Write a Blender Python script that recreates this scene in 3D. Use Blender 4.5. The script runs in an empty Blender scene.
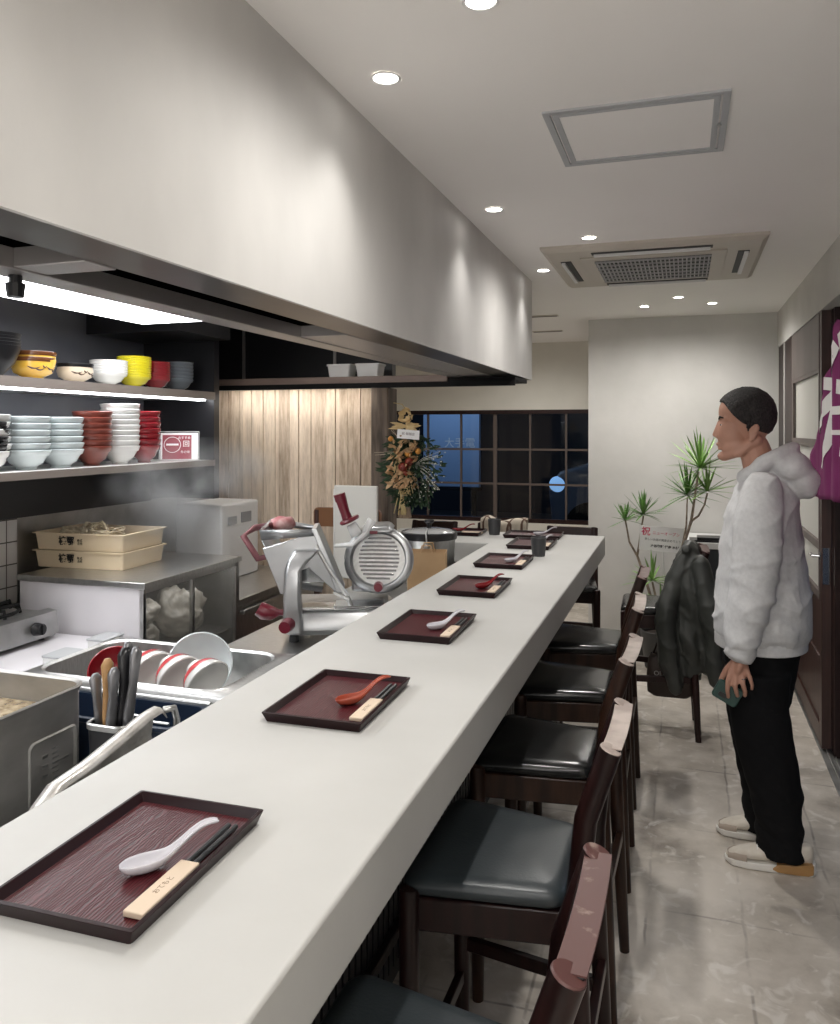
import bpy, bmesh, math, random
from math import sin, cos, pi, radians as R
from mathutils import Vector, Matrix, noise
random.seed(7)
scene = bpy.context.scene
col = scene.collection

# ---------------------------------------------------------------- camera, world, exposure
cam_d = bpy.data.cameras.new('camera'); cam = bpy.data.objects.new('camera', cam_d); col.objects.link(cam)
cam.location = (0, 0, 1.6); cam.rotation_euler = (R(90), 0, R(18.2))
cam_d.sensor_fit = 'AUTO'; cam_d.sensor_width = 36; cam_d.lens = 801 / 1024 * 36
cam_d.shift_y = -82 / 1024; cam_d.clip_start = .05; cam_d.clip_end = 80
scene.camera = cam
w = bpy.data.worlds.new('night'); scene.world = w; w.use_nodes = True
w.node_tree.nodes['Background'].inputs[0].default_value = (.03, .045, .08, 1)
w.node_tree.nodes['Background'].inputs[1].default_value = .35
vs = scene.view_settings
vs.view_transform = 'Standard'; vs.look = 'None'; vs.gamma = 1; vs.use_curve_mapping = False
vs.exposure = 0.36
SOFFIT_W = 8.0          # the three near the soffit
DOWNLIGHT_W = 36.0
FRONT_FILL_W = 22.0
scene.cycles.max_bounces = 14; scene.cycles.diffuse_bounces = 9; scene.cycles.transparent_max_bounces = 16
#
STRIP_E = 12.0           # emission of the shelf strips
PANEL_E = 6.0
CEIL = 2.46

# ---------------------------------------------------------------- materials
def newmat(name):
    m = bpy.data.materials.new(name); m.use_nodes = True
    nt = m.node_tree; return m, nt, nt.nodes['Principled BSDF']
def c4(c): return (c[0], c[1], c[2], 1)
def mat(name, c, rough=.5, metal=0, c2=None, ns=8, stretch=(1, 1, 1), bump=0, bs=None, coat=0, spec=.5, detail=4, ramp=(.35, .65), rough2=None, trans=0):
    m, nt, b = newmat(name)
    b.inputs['Base Color'].default_value = c4(c); b.inputs['Roughness'].default_value = rough
    b.inputs['Metallic'].default_value = metal; b.inputs['Coat Weight'].default_value = coat
    b.inputs['Specular IOR Level'].default_value = spec
    if trans: b.inputs['Transmission Weight'].default_value = trans
    if c2 or bump or rough2 is not None:
        tc = nt.nodes.new('ShaderNodeTexCoord'); mp = nt.nodes.new('ShaderNodeMapping')
        nt.links.new(tc.outputs['Object'], mp.inputs[0]); mp.inputs['Scale'].default_value = stretch
        n = nt.nodes.new('ShaderNodeTexNoise'); n.inputs['Scale'].default_value = ns; n.inputs['Detail'].default_value = detail
        nt.links.new(mp.outputs[0], n.inputs['Vector'])
        if c2:
            r = nt.nodes.new('ShaderNodeValToRGB')
            r.color_ramp.elements[0].position, r.color_ramp.elements[1].position = ramp
            r.color_ramp.elements[0].color = c4(c); r.color_ramp.elements[1].color = c4(c2)
            nt.links.new(n.outputs[0], r.inputs[0]); nt.links.new(r.outputs[0], b.inputs['Base Color'])
        if rough2 is not None:
            mr = nt.nodes.new('ShaderNodeMapRange'); mr.inputs[3].default_value = rough; mr.inputs[4].default_value = rough2
            nt.links.new(n.outputs[0], mr.inputs[0]); nt.links.new(mr.outputs[0], b.inputs['Roughness'])
        if bump:
            n2 = n
            if bs:
                n2 = nt.nodes.new('ShaderNodeTexNoise'); n2.inputs['Scale'].default_value = bs; n2.inputs['Detail'].default_value = 5
                nt.links.new(mp.outputs[0], n2.inputs['Vector'])
            bp = nt.nodes.new('ShaderNodeBump'); bp.inputs['Strength'].default_value = bump; bp.inputs['Distance'].default_value = .01
            nt.links.new(n2.outputs[0], bp.inputs['Height']); nt.links.new(bp.outputs[0], b.inputs['Normal'])
    return m
def emit(name, c, e):
    m, nt, b = newmat(name); b.inputs['Base Color'].default_value = c4(c)
    b.inputs['Emission Color'].default_value = c4(c); b.inputs['Emission Strength'].default_value = e; return m
def glass(name, tint=(.9, .95, .97), refl=.10):
    m = bpy.data.materials.new(name); m.use_nodes = True; nt = m.node_tree; nt.nodes.clear()
    o = nt.nodes.new('ShaderNodeOutputMaterial'); mx = nt.nodes.new('ShaderNodeMixShader')
    t = nt.nodes.new('ShaderNodeBsdfTransparent'); g = nt.nodes.new('ShaderNodeBsdfGlossy')
    t.inputs[0].default_value = c4(tint); g.inputs['Roughness'].default_value = .02
    f = nt.nodes.new('ShaderNodeFresnel'); f.inputs[0].default_value = 1.5
    a = nt.nodes.new('ShaderNodeMath'); a.operation = 'MULTIPLY_ADD'; a.inputs[1].default_value = .7; a.inputs[2].default_value = refl
    nt.links.new(f.outputs[0], a.inputs[0]); nt.links.new(a.outputs[0], mx.inputs[0])
    nt.links.new(t.outputs[0], mx.inputs[1]); nt.links.new(g.outputs[0], mx.inputs[2]); nt.links.new(mx.outputs[0], o.inputs[0]); return m
def frosted(name, c, alpha):
    m = bpy.data.materials.new(name); m.use_nodes = True; nt = m.node_tree; nt.nodes.clear()
    o = nt.nodes.new('ShaderNodeOutputMaterial'); mx = nt.nodes.new('ShaderNodeMixShader')
    t = nt.nodes.new('ShaderNodeBsdfTransparent'); p = nt.nodes.new('ShaderNodeBsdfPrincipled')
    p.inputs['Base Color'].default_value = c4(c); p.inputs['Roughness'].default_value = .15
    mx.inputs[0].default_value = alpha
    nt.links.new(t.outputs[0], mx.inputs[1]); nt.links.new(p.outputs[0], mx.inputs[2]); nt.links.new(mx.outputs[0], o.inputs[0]); return m

plaster = mat('grey_plaster', (.54, .53, .505), .75, c2=(.63, .615, .59), ns=2.2, bump=.12, bs=14, detail=8)
soffit_m = mat('soffit_plaster', (.47, .46, .445), .6, c2=(.68, .665, .64), ns=2.0, stretch=(1, 1, .55), bump=.15, bs=10, detail=10, ramp=(.25, .75))
beige_wall = mat('beige_plaster', (.64, .62, .56), .8, c2=(.68, .66, .60), ns=3)
ceil_m = mat('ceiling_paint', (.87, .85, .83), .85, c2=(.89, .87, .85), ns=1.5)
counter_m = mat('counter_microcement', (.45, .445, .425), .45, c2=(.51, .505, .485), ns=3, bump=.06, bs=18, detail=8, ramp=(.3, .7))
black_panel = mat('black_panel', (.012, .012, .014), .35)
black_matte = mat('black_matte', (.006, .006, .006), .7, spec=.2)
dark_blue_metal = mat('dark_shelf_back', (.10, .105, .125), .45, c2=(.13, .135, .15), ns=3)
steel = mat('brushed_steel', (.52, .52, .51), .28, 1, c2=(.62, .62, .61), ns=30, stretch=(1, 6, 1), rough2=.4)
steel_dull = mat('dull_steel', (.38, .38, .37), .42, 1, c2=(.5, .5, .49), ns=9)
steel_dark = mat('dark_bronze_steel', (.065, .053, .048), .3, .85, c2=(.10, .085, .078), ns=4)
hood_light = mat('pale_hood_steel', (.40, .38, .37), .35, .7)
alu = mat('cast_aluminium', (.42, .43, .44), .33, .9, c2=(.55, .56, .57), ns=5)
alu_hi = mat('polished_aluminium', (.62, .63, .64), .15, 1)
white_enamel = mat('white_enamel', (.62, .60, .62), .35, c2=(.66, .64, .66), ns=3)
white_plastic = mat('white_plastic', (.70, .70, .69), .4)
white_paper = mat('white_paper', (.82, .81, .80), .8)
black_plastic = mat('black_plastic', (.012, .012, .014), .3)
red_plastic = mat('dark_red_plastic', (.13, .008, .020), .3, coat=.3)
stool_wood = mat('walnut_stained_wood', (.015, .007, .005), .32, c2=(.038, .018, .011), ns=7, stretch=(6, 6, .8), coat=0, bump=.03, spec=.3)
stool_red = mat('mahogany_stained_wood', (.007, .0025, .0025), .30, c2=(.017, .006, .0055), ns=6, stretch=(6, 6, .8), spec=.3)
rail_worn = mat('worn_rail_top', (.085, .034, .030), .4, c2=(.26, .19, .16), ns=34, ramp=(.60, .72))
rail_pale = mat('pale_worn_wood', (.30, .24, .21), .45, c2=(.44, .37, .33), ns=18)
leather = mat('black_leather', (.006, .0065, .007), .20, bump=.04, bs=160, c2=(.008, .0085, .009), ns=8, spec=.45)
leather_grey = mat('slate_leather', (.020, .027, .031), .33, bump=.05, bs=160, c2=(.027, .035, .040), ns=6)
tray_rim_m = mat('lacquer_rim', (.012, .002, .003), .38, spec=.25)
gold = mat('gold', (.6, .42, .15), .3, 1)

def tray_material():
    m, nt, b = newmat('lacquered_wood_grain')
    tc = nt.nodes.new('ShaderNodeTexCoord'); mp = nt.nodes.new('ShaderNodeMapping')
    mp.inputs['Scale'].default_value = (1.0, .22, 1); nt.links.new(tc.outputs['Object'], mp.inputs[0])
    wv = nt.nodes.new('ShaderNodeTexWave'); wv.inputs['Scale'].default_value = 62; wv.inputs['Distortion'].default_value = 14
    wv.inputs['Detail'].default_value = 3; wv.inputs['Detail Scale'].default_value = .9
    nt.links.new(mp.outputs[0], wv.inputs[0])
    r = nt.nodes.new('ShaderNodeValToRGB'); r.color_ramp.elements[0].color = (.030, .003, .005, 1); r.color_ramp.elements[1].color = (.080, .010, .014, 1)
    nt.links.new(wv.outputs[1], r.inputs[0]); nt.links.new(r.outputs[0], b.inputs['Base Color'])
    b.inputs['Roughness'].default_value = .36; b.inputs['Specular IOR Level'].default_value = .35
    bp = nt.nodes.new('ShaderNodeBump'); bp.inputs['Strength'].default_value = .3; bp.inputs['Distance'].default_value = .001
    nt.links.new(wv.outputs[1], bp.inputs['Height']); nt.links.new(bp.outputs[0], b.inputs['Normal'])
    return m
tray_m = tray_material()

def planks(name, axis, width, dark, light, vertical_scale=.35):
    """boards: one tone per board along an axis, grain along z"""
    m, nt, b = newmat(name)
    tc = nt.nodes.new('ShaderNodeTexCoord'); sp = nt.nodes.new('ShaderNodeSeparateXYZ'); nt.links.new(tc.outputs['Object'], sp.inputs[0])
    dv = nt.nodes.new('ShaderNodeMath'); dv.operation = 'DIVIDE'; dv.inputs[1].default_value = width; nt.links.new(sp.outputs[axis], dv.inputs[0])
    fl = nt.nodes.new('ShaderNodeMath'); fl.operation = 'FLOOR'; nt.links.new(dv.outputs[0], fl.inputs[0])
    wn = nt.nodes.new('ShaderNodeTexWhiteNoise'); wn.noise_dimensions = '1D'; nt.links.new(fl.outputs[0], wn.inputs['W'])
    mp = nt.nodes.new('ShaderNodeMapping'); mp.inputs['Scale'].default_value = (1, 1, .13); nt.links.new(tc.outputs['Object'], mp.inputs[0])
    ad = nt.nodes.new('ShaderNodeVectorMath'); ad.operation = 'ADD'; nt.links.new(mp.outputs[0], ad.inputs[0]); nt.links.new(wn.outputs['Color'], ad.inputs[1])
    n = nt.nodes.new('ShaderNodeTexNoise'); n.inputs['Scale'].default_value = 46; n.inputs['Detail'].default_value = 10; n.inputs['Roughness'].default_value = .7; nt.links.new(ad.outputs[0], n.inputs[0])
    mx = nt.nodes.new('ShaderNodeMath'); mx.operation = 'MULTIPLY_ADD'; mx.inputs[1].default_value = .34; nt.links.new(wn.outputs['Value'], mx.inputs[0])
    sb = nt.nodes.new('ShaderNodeMath'); sb.operation = 'ADD'; sb.inputs[1].default_value = -.14; nt.links.new(n.outputs[0], sb.inputs[0]); nt.links.new(sb.outputs[0], mx.inputs[2])
    r = nt.nodes.new('ShaderNodeValToRGB'); r.color_ramp.elements[0].position = .18; r.color_ramp.elements[1].position = .72
    r.color_ramp.elements[0].color = c4(dark); r.color_ramp.elements[1].color = c4(light)
    nt.links.new(mx.outputs[0], r.inputs[0]); nt.links.new(r.outputs[0], b.inputs['Base Color']); b.inputs['Roughness'].default_value = .75
    bp = nt.nodes.new('ShaderNodeBump'); bp.inputs['Strength'].default_value = .4; bp.inputs['Distance'].default_value = .004
    nt.links.new(n.outputs[0], bp.inputs['Height']); nt.links.new(bp.outputs[0], b.inputs['Normal'])
    return m
wood_wall_m = planks('pale_rough_boards', 0, .083, (.28, .20, .135), (.78, .65, .51))
beam_m = mat('dark_rough_beam', (.06, .045, .035), .8, c2=(.17, .13, .10), ns=9, stretch=(3, 3, .4), bump=.3)
door_wood = mat('red_brown_door_wood', (.040, .018, .014), .4, c2=(.065, .029, .023), ns=5, stretch=(5, 5, .6))
door_pale = mat('taupe_door_board', (.12, .095, .088), .5, c2=(.15, .12, .11), ns=5, stretch=(5, 1, .6))
jamb_m = mat('dark_jamb_wood', (.016, .007, .006), .38, c2=(.028, .012, .011), ns=6, stretch=(5, 5, .5), spec=.3)

def floor_material():
    m, nt, b = newmat('worn_concrete_floor')
    tc = nt.nodes.new('ShaderNodeTexCoord')
    n1 = nt.nodes.new('ShaderNodeTexNoise'); n1.inputs['Scale'].default_value = 2.6; n1.inputs['Detail'].default_value = 10; n1.inputs['Roughness'].default_value = .62
    nt.links.new(tc.outputs['Object'], n1.inputs[0])
    r1 = nt.nodes.new('ShaderNodeValToRGB'); e = r1.color_ramp.elements
    e[0].position = .30; e[0].color = (.24, .205, .17, 1); e[1].position = .60; e[1].color = (.64, .585, .52, 1)
    e2 = r1.color_ramp.elements.new(.46); e2.color = (.50, .45, .39, 1)
    nt.links.new(n1.outputs[0], r1.inputs[0])
    # joints of big slabs, broken up by noise
    mp = nt.nodes.new('ShaderNodeMapping'); mp.inputs['Location'].default_value = (.105, .2, 0); nt.links.new(tc.outputs['Object'], mp.inputs[0])
    br = nt.nodes.new('ShaderNodeTexBrick'); br.offset = 0; br.inputs['Scale'].default_value = 1; br.inputs['Brick Width'].default_value = .30
    br.inputs['Row Height'].default_value = .60; br.inputs['Mortar Size'].default_value = .007; br.inputs['Mortar Smooth'].default_value = .8
    n3 = nt.nodes.new('ShaderNodeTexNoise'); n3.inputs['Scale'].default_value = 6; nt.links.new(tc.outputs['Object'], n3.inputs[0])
    vm = nt.nodes.new('ShaderNodeVectorMath'); vm.operation = 'MULTIPLY_ADD'; vm.inputs[1].default_value = (.02, .02, 0); nt.links.new(n3.outputs['Color'], vm.inputs[0]); nt.links.new(mp.outputs[0], vm.inputs[2])
    nt.links.new(vm.outputs[0], br.inputs[0])
    n2 = nt.nodes.new('ShaderNodeTexNoise'); n2.inputs['Scale'].default_value = 3.5; n2.inputs['Detail'].default_value = 6; nt.links.new(tc.outputs['Object'], n2.inputs[0])
    mr = nt.nodes.new('ShaderNodeMapRange'); mr.inputs[1].default_value = .42; mr.inputs[2].default_value = .62; nt.links.new(n2.outputs[0], mr.inputs[0])
    mu = nt.nodes.new('ShaderNodeMath'); mu.operation = 'MULTIPLY'; nt.links.new(br.outputs['Fac'], mu.inputs[0]); nt.links.new(mr.outputs[0], mu.inputs[1])
    mm = nt.nodes.new('ShaderNodeMath'); mm.operation = 'MULTIPLY'; mm.inputs[1].default_value = .85; nt.links.new(mu.outputs[0], mm.inputs[0])
    mx = nt.nodes.new('ShaderNodeMixRGB'); mx.inputs[2].default_value = (.22, .19, .165, 1); nt.links.new(r1.outputs[0], mx.inputs[1]); nt.links.new(mm.outputs[0], mx.inputs[0])
    # pale scuffs
    n4 = nt.nodes.new('ShaderNodeTexNoise'); n4.inputs['Scale'].default_value = 11; n4.inputs['Detail'].default_value = 9; n4.inputs['Distortion'].default_value = 1.2; nt.links.new(tc.outputs['Object'], n4.inputs[0])
    mr2 = nt.nodes.new('ShaderNodeMapRange'); mr2.inputs[1].default_value = .56; mr2.inputs[2].default_value = .68; mr2.inputs[4].default_value = .55; nt.links.new(n4.outputs[0], mr2.inputs[0])
    m2 = nt.nodes.new('ShaderNodeMixRGB'); m2.inputs[2].default_value = (.80, .76, .71, 1); nt.links.new(mx.outputs[0], m2.inputs[1]); nt.links.new(mr2.outputs[0], m2.inputs[0])
    nt.links.new(m2.outputs[0], b.inputs['Base Color']); b.inputs['Roughness'].default_value = .45
    bp = nt.nodes.new('ShaderNodeBump'); bp.inputs['Strength'].default_value = .15; bp.inputs['Distance'].default_value = .004
    nt.links.new(n1.outputs[0], bp.inputs['Height']); nt.links.new(bp.outputs[0], b.inputs['Normal'])
    return m
floor_m = floor_material()

def tile_material():
    m, nt, b = newmat('white_square_tiles')
    tc = nt.nodes.new('ShaderNodeTexCoord'); sp = nt.nodes.new('ShaderNodeSeparateXYZ'); nt.links.new(tc.outputs['Object'], sp.inputs[0])
    cb = nt.nodes.new('ShaderNodeCombineXYZ'); nt.links.new(sp.outputs[1], cb.inputs[0]); nt.links.new(sp.outputs[2], cb.inputs[1])
    br = nt.nodes.new('ShaderNodeTexBrick'); br.offset = 0; br.inputs['Scale'].default_value = 1; br.inputs['Brick Width'].default_value = .1
    br.inputs['Row Height'].default_value = .1; br.inputs['Mortar Size'].default_value = .003
    br.inputs['Color1'].default_value = (.6, .58, .56, 1); br.inputs['Color2'].default_value = (.64, .62, .6, 1); br.inputs['Mortar'].default_value = (.12, .11, .10, 1)
    nt.links.new(cb.outputs[0], br.inputs[0]); nt.links.new(br.outputs[0], b.inputs['Base Color']); b.inputs['Roughness'].default_value = .25
    return m
tile_m = tile_material()

# ---------------------------------------------------------------- mesh helpers
def tagit(o, label=None, cat=None, group=None, kind=None):
    if label: o['label'] = label
    if cat: o['category'] = cat
    if group: o['group'] = group
    if kind: o['kind'] = kind
    return o
def empty(name, loc, label=None, cat=None, group=None, rz=0, rot=None):
    o = bpy.data.objects.new(name, None); col.objects.link(o); o.location = loc
    o.rotation_euler = rot if rot else (0, 0, rz); o.empty_display_size = .05
    return tagit(o, label, cat, group)
class MB:
    def __init__(s): s.bm = bmesh.new()
    def box(s, a, b, mt=None):
        x0, x1 = sorted((a[0], b[0])); y0, y1 = sorted((a[1], b[1])); z0, z1 = sorted((a[2], b[2]))
        v = [s.bm.verts.new((mt @ Vector(p)) if mt else p) for p in ((x0,y0,z0),(x1,y0,z0),(x1,y1,z0),(x0,y1,z0),(x0,y0,z1),(x1,y0,z1),(x1,y1,z1),(x0,y1,z1))]
        for f in ((3,2,1,0),(4,5,6,7),(0,1,5,4),(1,2,6,5),(2,3,7,6),(3,0,4,7)): s.bm.faces.new([v[i] for i in f])
        return s
    def prism(s, pts, z0, z1, mt=None):
        """polygon pts (x,y) counter-clockwise extruded z0..z1, then mt"""
        f = lambda p: (mt @ Vector(p)) if mt else Vector(p)
        lo = [s.bm.verts.new(f((p[0], p[1], z0))) for p in pts]; hi = [s.bm.verts.new(f((p[0], p[1], z1))) for p in pts]
        n = len(pts); s.bm.faces.new(lo[::-1]); s.bm.faces.new(hi)
        for i in range(n): s.bm.faces.new([lo[i], lo[(i+1) % n], hi[(i+1) % n], hi[i]])
        return s
    def loft(s, rings, closed=True, caps=True):
        R_ = [[s.bm.verts.new(p) for p in r] for r in rings]; n = len(R_[0])
        for a, b in zip(R_, R_[1:]):
            for i in range(n if closed else n - 1):
                s.bm.faces.new([a[i], a[(i+1) % n], b[(i+1) % n], b[i]])
        if caps and closed:
            s.bm.faces.new(R_[0][::-1]); s.bm.faces.new(R_[-1])
        return s
    def tube(s, pts, r, seg=10, caps=True, flat=1.0, up=None):
        pts = [Vector(p) for p in pts]; n = len(pts)
        rr = r if isinstance(r, (list, tuple)) else [r] * n
        rings = []; ref = Vector(up) if up else None
        for i, p in enumerate(pts):
            t = (pts[min(i+1, n-1)] - pts[max(i-1, 0)]).normalized()
            if ref is None: ref = Vector((0, 0, 1)) if abs(t.z) < .9 else Vector((1, 0, 0))
            a = t.cross(ref).normalized(); b = a.cross(t).normalized(); ref = b
            rings.append([p + (a * cos(k*2*pi/seg) + b * sin(k*2*pi/seg) * flat) * rr[i] for k in range(seg)])
        return s.loft(rings, True, caps)
    def lathe(s, prof, c=(0, 0, 0), seg=32, mt=None, capb=True, capt=False):
        rings = []
        for r, z in prof:
            q = [Vector((r*cos(k*2*pi/seg), r*sin(k*2*pi/seg), z)) for k in range(seg)]
            rings.append([(mt @ v if mt else v) + Vector(c) for v in q])
        R_ = [[s.bm.verts.new(p) for p in r] for r in rings]
        for a, b in zip(R_, R_[1:]):
            for i in range(seg): s.bm.faces.new([a[i], a[(i+1) % seg], b[(i+1) % seg], b[i]])
        if capb: s.bm.faces.new(R_[0][::-1])
        if capt: s.bm.faces.new(R_[-1])
        return s
    def ell(s, c, r, mt=None, u=16, v=10):
        m_ = Matrix.Translation(c) @ (mt.to_4x4() if mt else Matrix()) @ Matrix.Diagonal((r[0], r[1], r[2], 1))
        bmesh.ops.create_uvsphere(s.bm, u_segments=u, v_segments=v, radius=1, matrix=m_); return s
    def grid(s, f, nu, nv):
        g = [[s.bm.verts.new(f(i/nu, j/nv)) for j in range(nv+1)] for i in range(nu+1)]
        for i in range(nu):
            for j in range(nv): s.bm.faces.new([g[i][j], g[i+1][j], g[i+1][j+1], g[i][j+1]])
        return s
    def build(s, name, m, parent=None, smooth=None, bevel=0, seg=2, solid=0, sub=0, offs=1, loc=None):
        bmesh.ops.recalc_face_normals(s.bm, faces=s.bm.faces)
        me = bpy.data.meshes.new(name); s.bm.to_mesh(me); s.bm.free()
        o = bpy.data.objects.new(name, me); col.objects.link(o); me.materials.append(m)
        if parent: o.parent = parent
        if loc: o.location = loc
        if solid:
            d = o.modifiers.new('solid', 'SOLIDIFY'); d.thickness = solid; d.offset = offs
        if bevel:
            d = o.modifiers.new('bevel', 'BEVEL'); d.width = bevel; d.segments = seg; d.limit_method = 'ANGLE'; d.angle_limit = R(40)
        if sub:
            d = o.modifiers.new('sub', 'SUBSURF'); d.levels = sub; d.render_levels = sub
        if smooth or sub:
            for p in me.polygons: p.use_smooth = True
            if smooth and smooth != True: me.set_sharp_from_angle(angle=R(smooth))
        elif bevel:
            for p in me.polygons: p.use_smooth = True
            me.set_sharp_from_angle(angle=R(30))
        return o
def struct(name, mb, m, **k): return tagit(mb.build(name, m, **k), kind='structure')
def kids(o): return [c for c in bpy.data.objects if c.parent is o]
CH = {}
def copy_thing(root, loc, rz=0, label=None, group=None, mats=None):
    def cp(o, par):
        c = o.copy(); col.objects.link(c)
        if par: c.parent = par
        if o.type == 'MESH' and mats:
            for a, b_ in mats.items():
                if o.data.materials and o.data.materials[0] is a:
                    key = (o.data.name, b_.name)
                    if key not in CH:
                        d = o.data.copy(); d.materials[0] = b_; CH[key] = d
                    c.data = CH[key]
        for k in kids(o): cp(k, c)
        return c
    c = cp(root, None); c.location = loc; c.rotation_euler = (0, 0, rz)
    if label: c['label'] = label
    if group: c['group'] = group
    return c
def bake(o, voxel, smooth_iter=4, factor=.5, disp=None):
    """merge the overlapping volumes of one mesh into one continuous surface"""
    d = o.modifiers.new('remesh', 'REMESH'); d.mode = 'VOXEL'; d.voxel_size = voxel; d.use_smooth_shade = True
    if smooth_iter:
        d = o.modifiers.new('smooth', 'SMOOTH'); d.factor = factor; d.iterations = smooth_iter
    dg = bpy.context.evaluated_depsgraph_get(); dg.update()
    me = bpy.data.meshes.new_from_object(o.evaluated_get(dg)); old = o.data; o.modifiers.clear()
    mats_ = list(old.materials); o.data = me
    me.materials.clear()
    for m_ in mats_: me.materials.append(m_)
    if disp:
        ns_ = [v.normal.copy() for v in me.vertices]
        for v, n_ in zip(me.vertices, ns_): v.co = v.co + n_ * disp(v.co, n_)
    for p in me.polygons: p.use_smooth = True
    return o
def capsule(mb, a, b, ra, rb, flat=1.0, n=6, seg=14, up=None):
    a, b = Vector(a), Vector(b); t = (b - a).normalized(); L = (b - a).length
    pts, rr = [], []
    for k in range(4): an = pi/2 * (1 - k/4); pts.append(a - t * ra * sin(an)); rr.append(max(ra * cos(an), .001))
    for k in range(n + 1): f = k/n; pts.append(a + t * L * f); rr.append(ra + (rb - ra) * f)
    for k in range(1, 5): an = pi/2 * k/4; pts.append(b + t * rb * sin(an)); rr.append(max(rb * cos(an), .001))
    mb.tube(pts, rr, seg, True, flat, up)
def text_into(mb, txt, size, mt, depth=.0006, bold=0):
    cu = bpy.data.curves.new('txt', 'FONT'); cu.body = txt; cu.size = size; cu.align_x = 'CENTER'; cu.align_y = 'CENTER'; cu.extrude = depth; cu.offset = bold
    o = bpy.data.objects.new('txt', cu); col.objects.link(o)
    dg = bpy.context.evaluated_depsgraph_get(); dg.update()
    me = bpy.data.meshes.new_from_object(o.evaluated_get(dg)); me.transform(mt)
    mb.bm.from_mesh(me); bpy.data.objects.remove(o); bpy.data.curves.remove(cu); bpy.data.meshes.remove(me); return mb
def frame3(o, x, y, z=None):
    """matrix with origin o, local x along x, local y along y"""
    x = Vector(x).normalized(); y = Vector(y).normalized(); z = x.cross(y)
    return Matrix(((x.x, y.x, z.x, o[0]), (x.y, y.y, z.y, o[1]), (x.z, y.z, z.z, o[2]), (0, 0, 0, 1)))
def rrect(cx, cy, hx, hy, r, n=5):
    pts = []
    for sx, sy, a0 in ((1, 1, 0), (-1, 1, 90), (-1, -1, 180), (1, -1, 270)):
        for k in range(n + 1):
            a = R(a0 + 90 * k / n); pts.append((cx + sx*(hx - r) + r*cos(a), cy + sy*(hy - r) + r*sin(a)))
    return pts
NUM = ['topmost', 'second from the top', 'third from the top', 'fourth from the top', 'fifth from the top', 'sixth from the top', 'seventh from the top', 'eighth from the top', 'ninth from the top', 'tenth from the top']
# ---------------------------------------------------------------- the room
struct('floor', MB().box((-3.9, -2.2, -.06), (.66, 8.0, 0)), floor_m)
struct('ceiling', MB().box((-3.9, -2.2, CEIL), (.9, 8.0, CEIL + .08)), ceil_m)
struct('wall_back', MB().box((-.705, 6.36, 0), (.8, 8.0, CEIL)), plaster)
# right wall: header above the openings, pier behind the viewer
struct('wall_right', MB().box((.654, -2.2, 2.20), (.80, 6.36, CEIL)).box((.654, -2.2, 0), (.80, 1.4, 2.2)), plaster)
struct('wall_front', MB().box((-3.9, -2.28, 0), (.8, -2.2, CEIL)), plaster)
struct('wall_left', MB().box((-2.93, -2.2, 1.21), (-2.85, 4.49, CEIL)), dark_blue_metal)
struct('wall_left_tiles', MB().box((-2.93, -2.2, 0), (-2.85, 2.86, 1.21)), tile_m)
struct('wall_left_steel', MB().box((-2.93, 2.86, 0), (-2.85, 4.49, 1.21)), steel_dull)
struct('wall_left_far', MB().box((-3.9, 4.6, 0), (-3.82, 7.9, CEIL)), beige_wall)
# boarded partition at the end of the kitchen
pl = MB(); x = -2.93; k = 0
rnd = random.Random(3)
while x < -1.76:
    x2 = min(x + .083, -1.752); pl.box((x + .0022, 4.488 - rnd.uniform(0, .010), 0), (x2 - .0022, 4.55, 1.85)); x = x2
struct('wall_kitchen', pl, wood_wall_m)
struct('wall_kitchen_top', MB().box((-2.93, 4.49, 1.90), (-1.65, 4.55, CEIL)), black_panel)
struct('trim_1', MB().box((-2.66, 4.478, 1.90), (-2.645, 4.49, CEIL)).box((-2.03, 4.478, 1.90), (-2.015, 4.49, CEIL)), hood_light)
struct('beam', MB().box((-1.752, 4.40, 0), (-1.645, 4.56, 1.85)), beam_m, bevel=.006)
# window wall
WY = 7.87
ww = MB(); ww.box((-3.9, WY, 1.80), (-.705, WY + .1, CEIL)).box((-3.9, WY, 0), (-.705, WY + .1, .68)).box((-3.9, WY, .68), (-3.62, WY + .1, 1.80))
struct('wall_window', ww, beige_wall)
win = tagit(empty('window_1', (0, WY, 0)), kind='structure')
x0, x1 = -3.62, -.72
f = MB(); f.box((x0, 0, 1.76), (x1, .08, 1.80)).box((x0, 0, .68), (x1, .08, .72)).box((x0, 0, .68), (x0 + .04, .08, 1.8)).box((x1 - .04, 0, .68), (x1, .08, 1.8))
tagit(f.build('window_frame', jamb_m, win), kind='structure')
f = MB()
for k in range(-5, 4):
    xx = -1.80 + .355 * k
    if xx > -.75: continue
    hw = .018 if k % 4 == 0 else .009
    f.box((xx - hw, .02, .72), (xx + hw, .05, 1.76))
for z in (1.06, 1.405): f.box((x0, .022, z - .01), (x1, .048, z + .01))
mun = mat('muntin_wood', (.11, .085, .075), .45)
tagit(f.build('window_muntins', mun, win), kind='structure')
tagit(MB().box((x0, .033, .72), (x1, .037, 1.76)).build('window_pane', glass('window_glass', (.85, .9, .95), .0), win), kind='structure')

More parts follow.
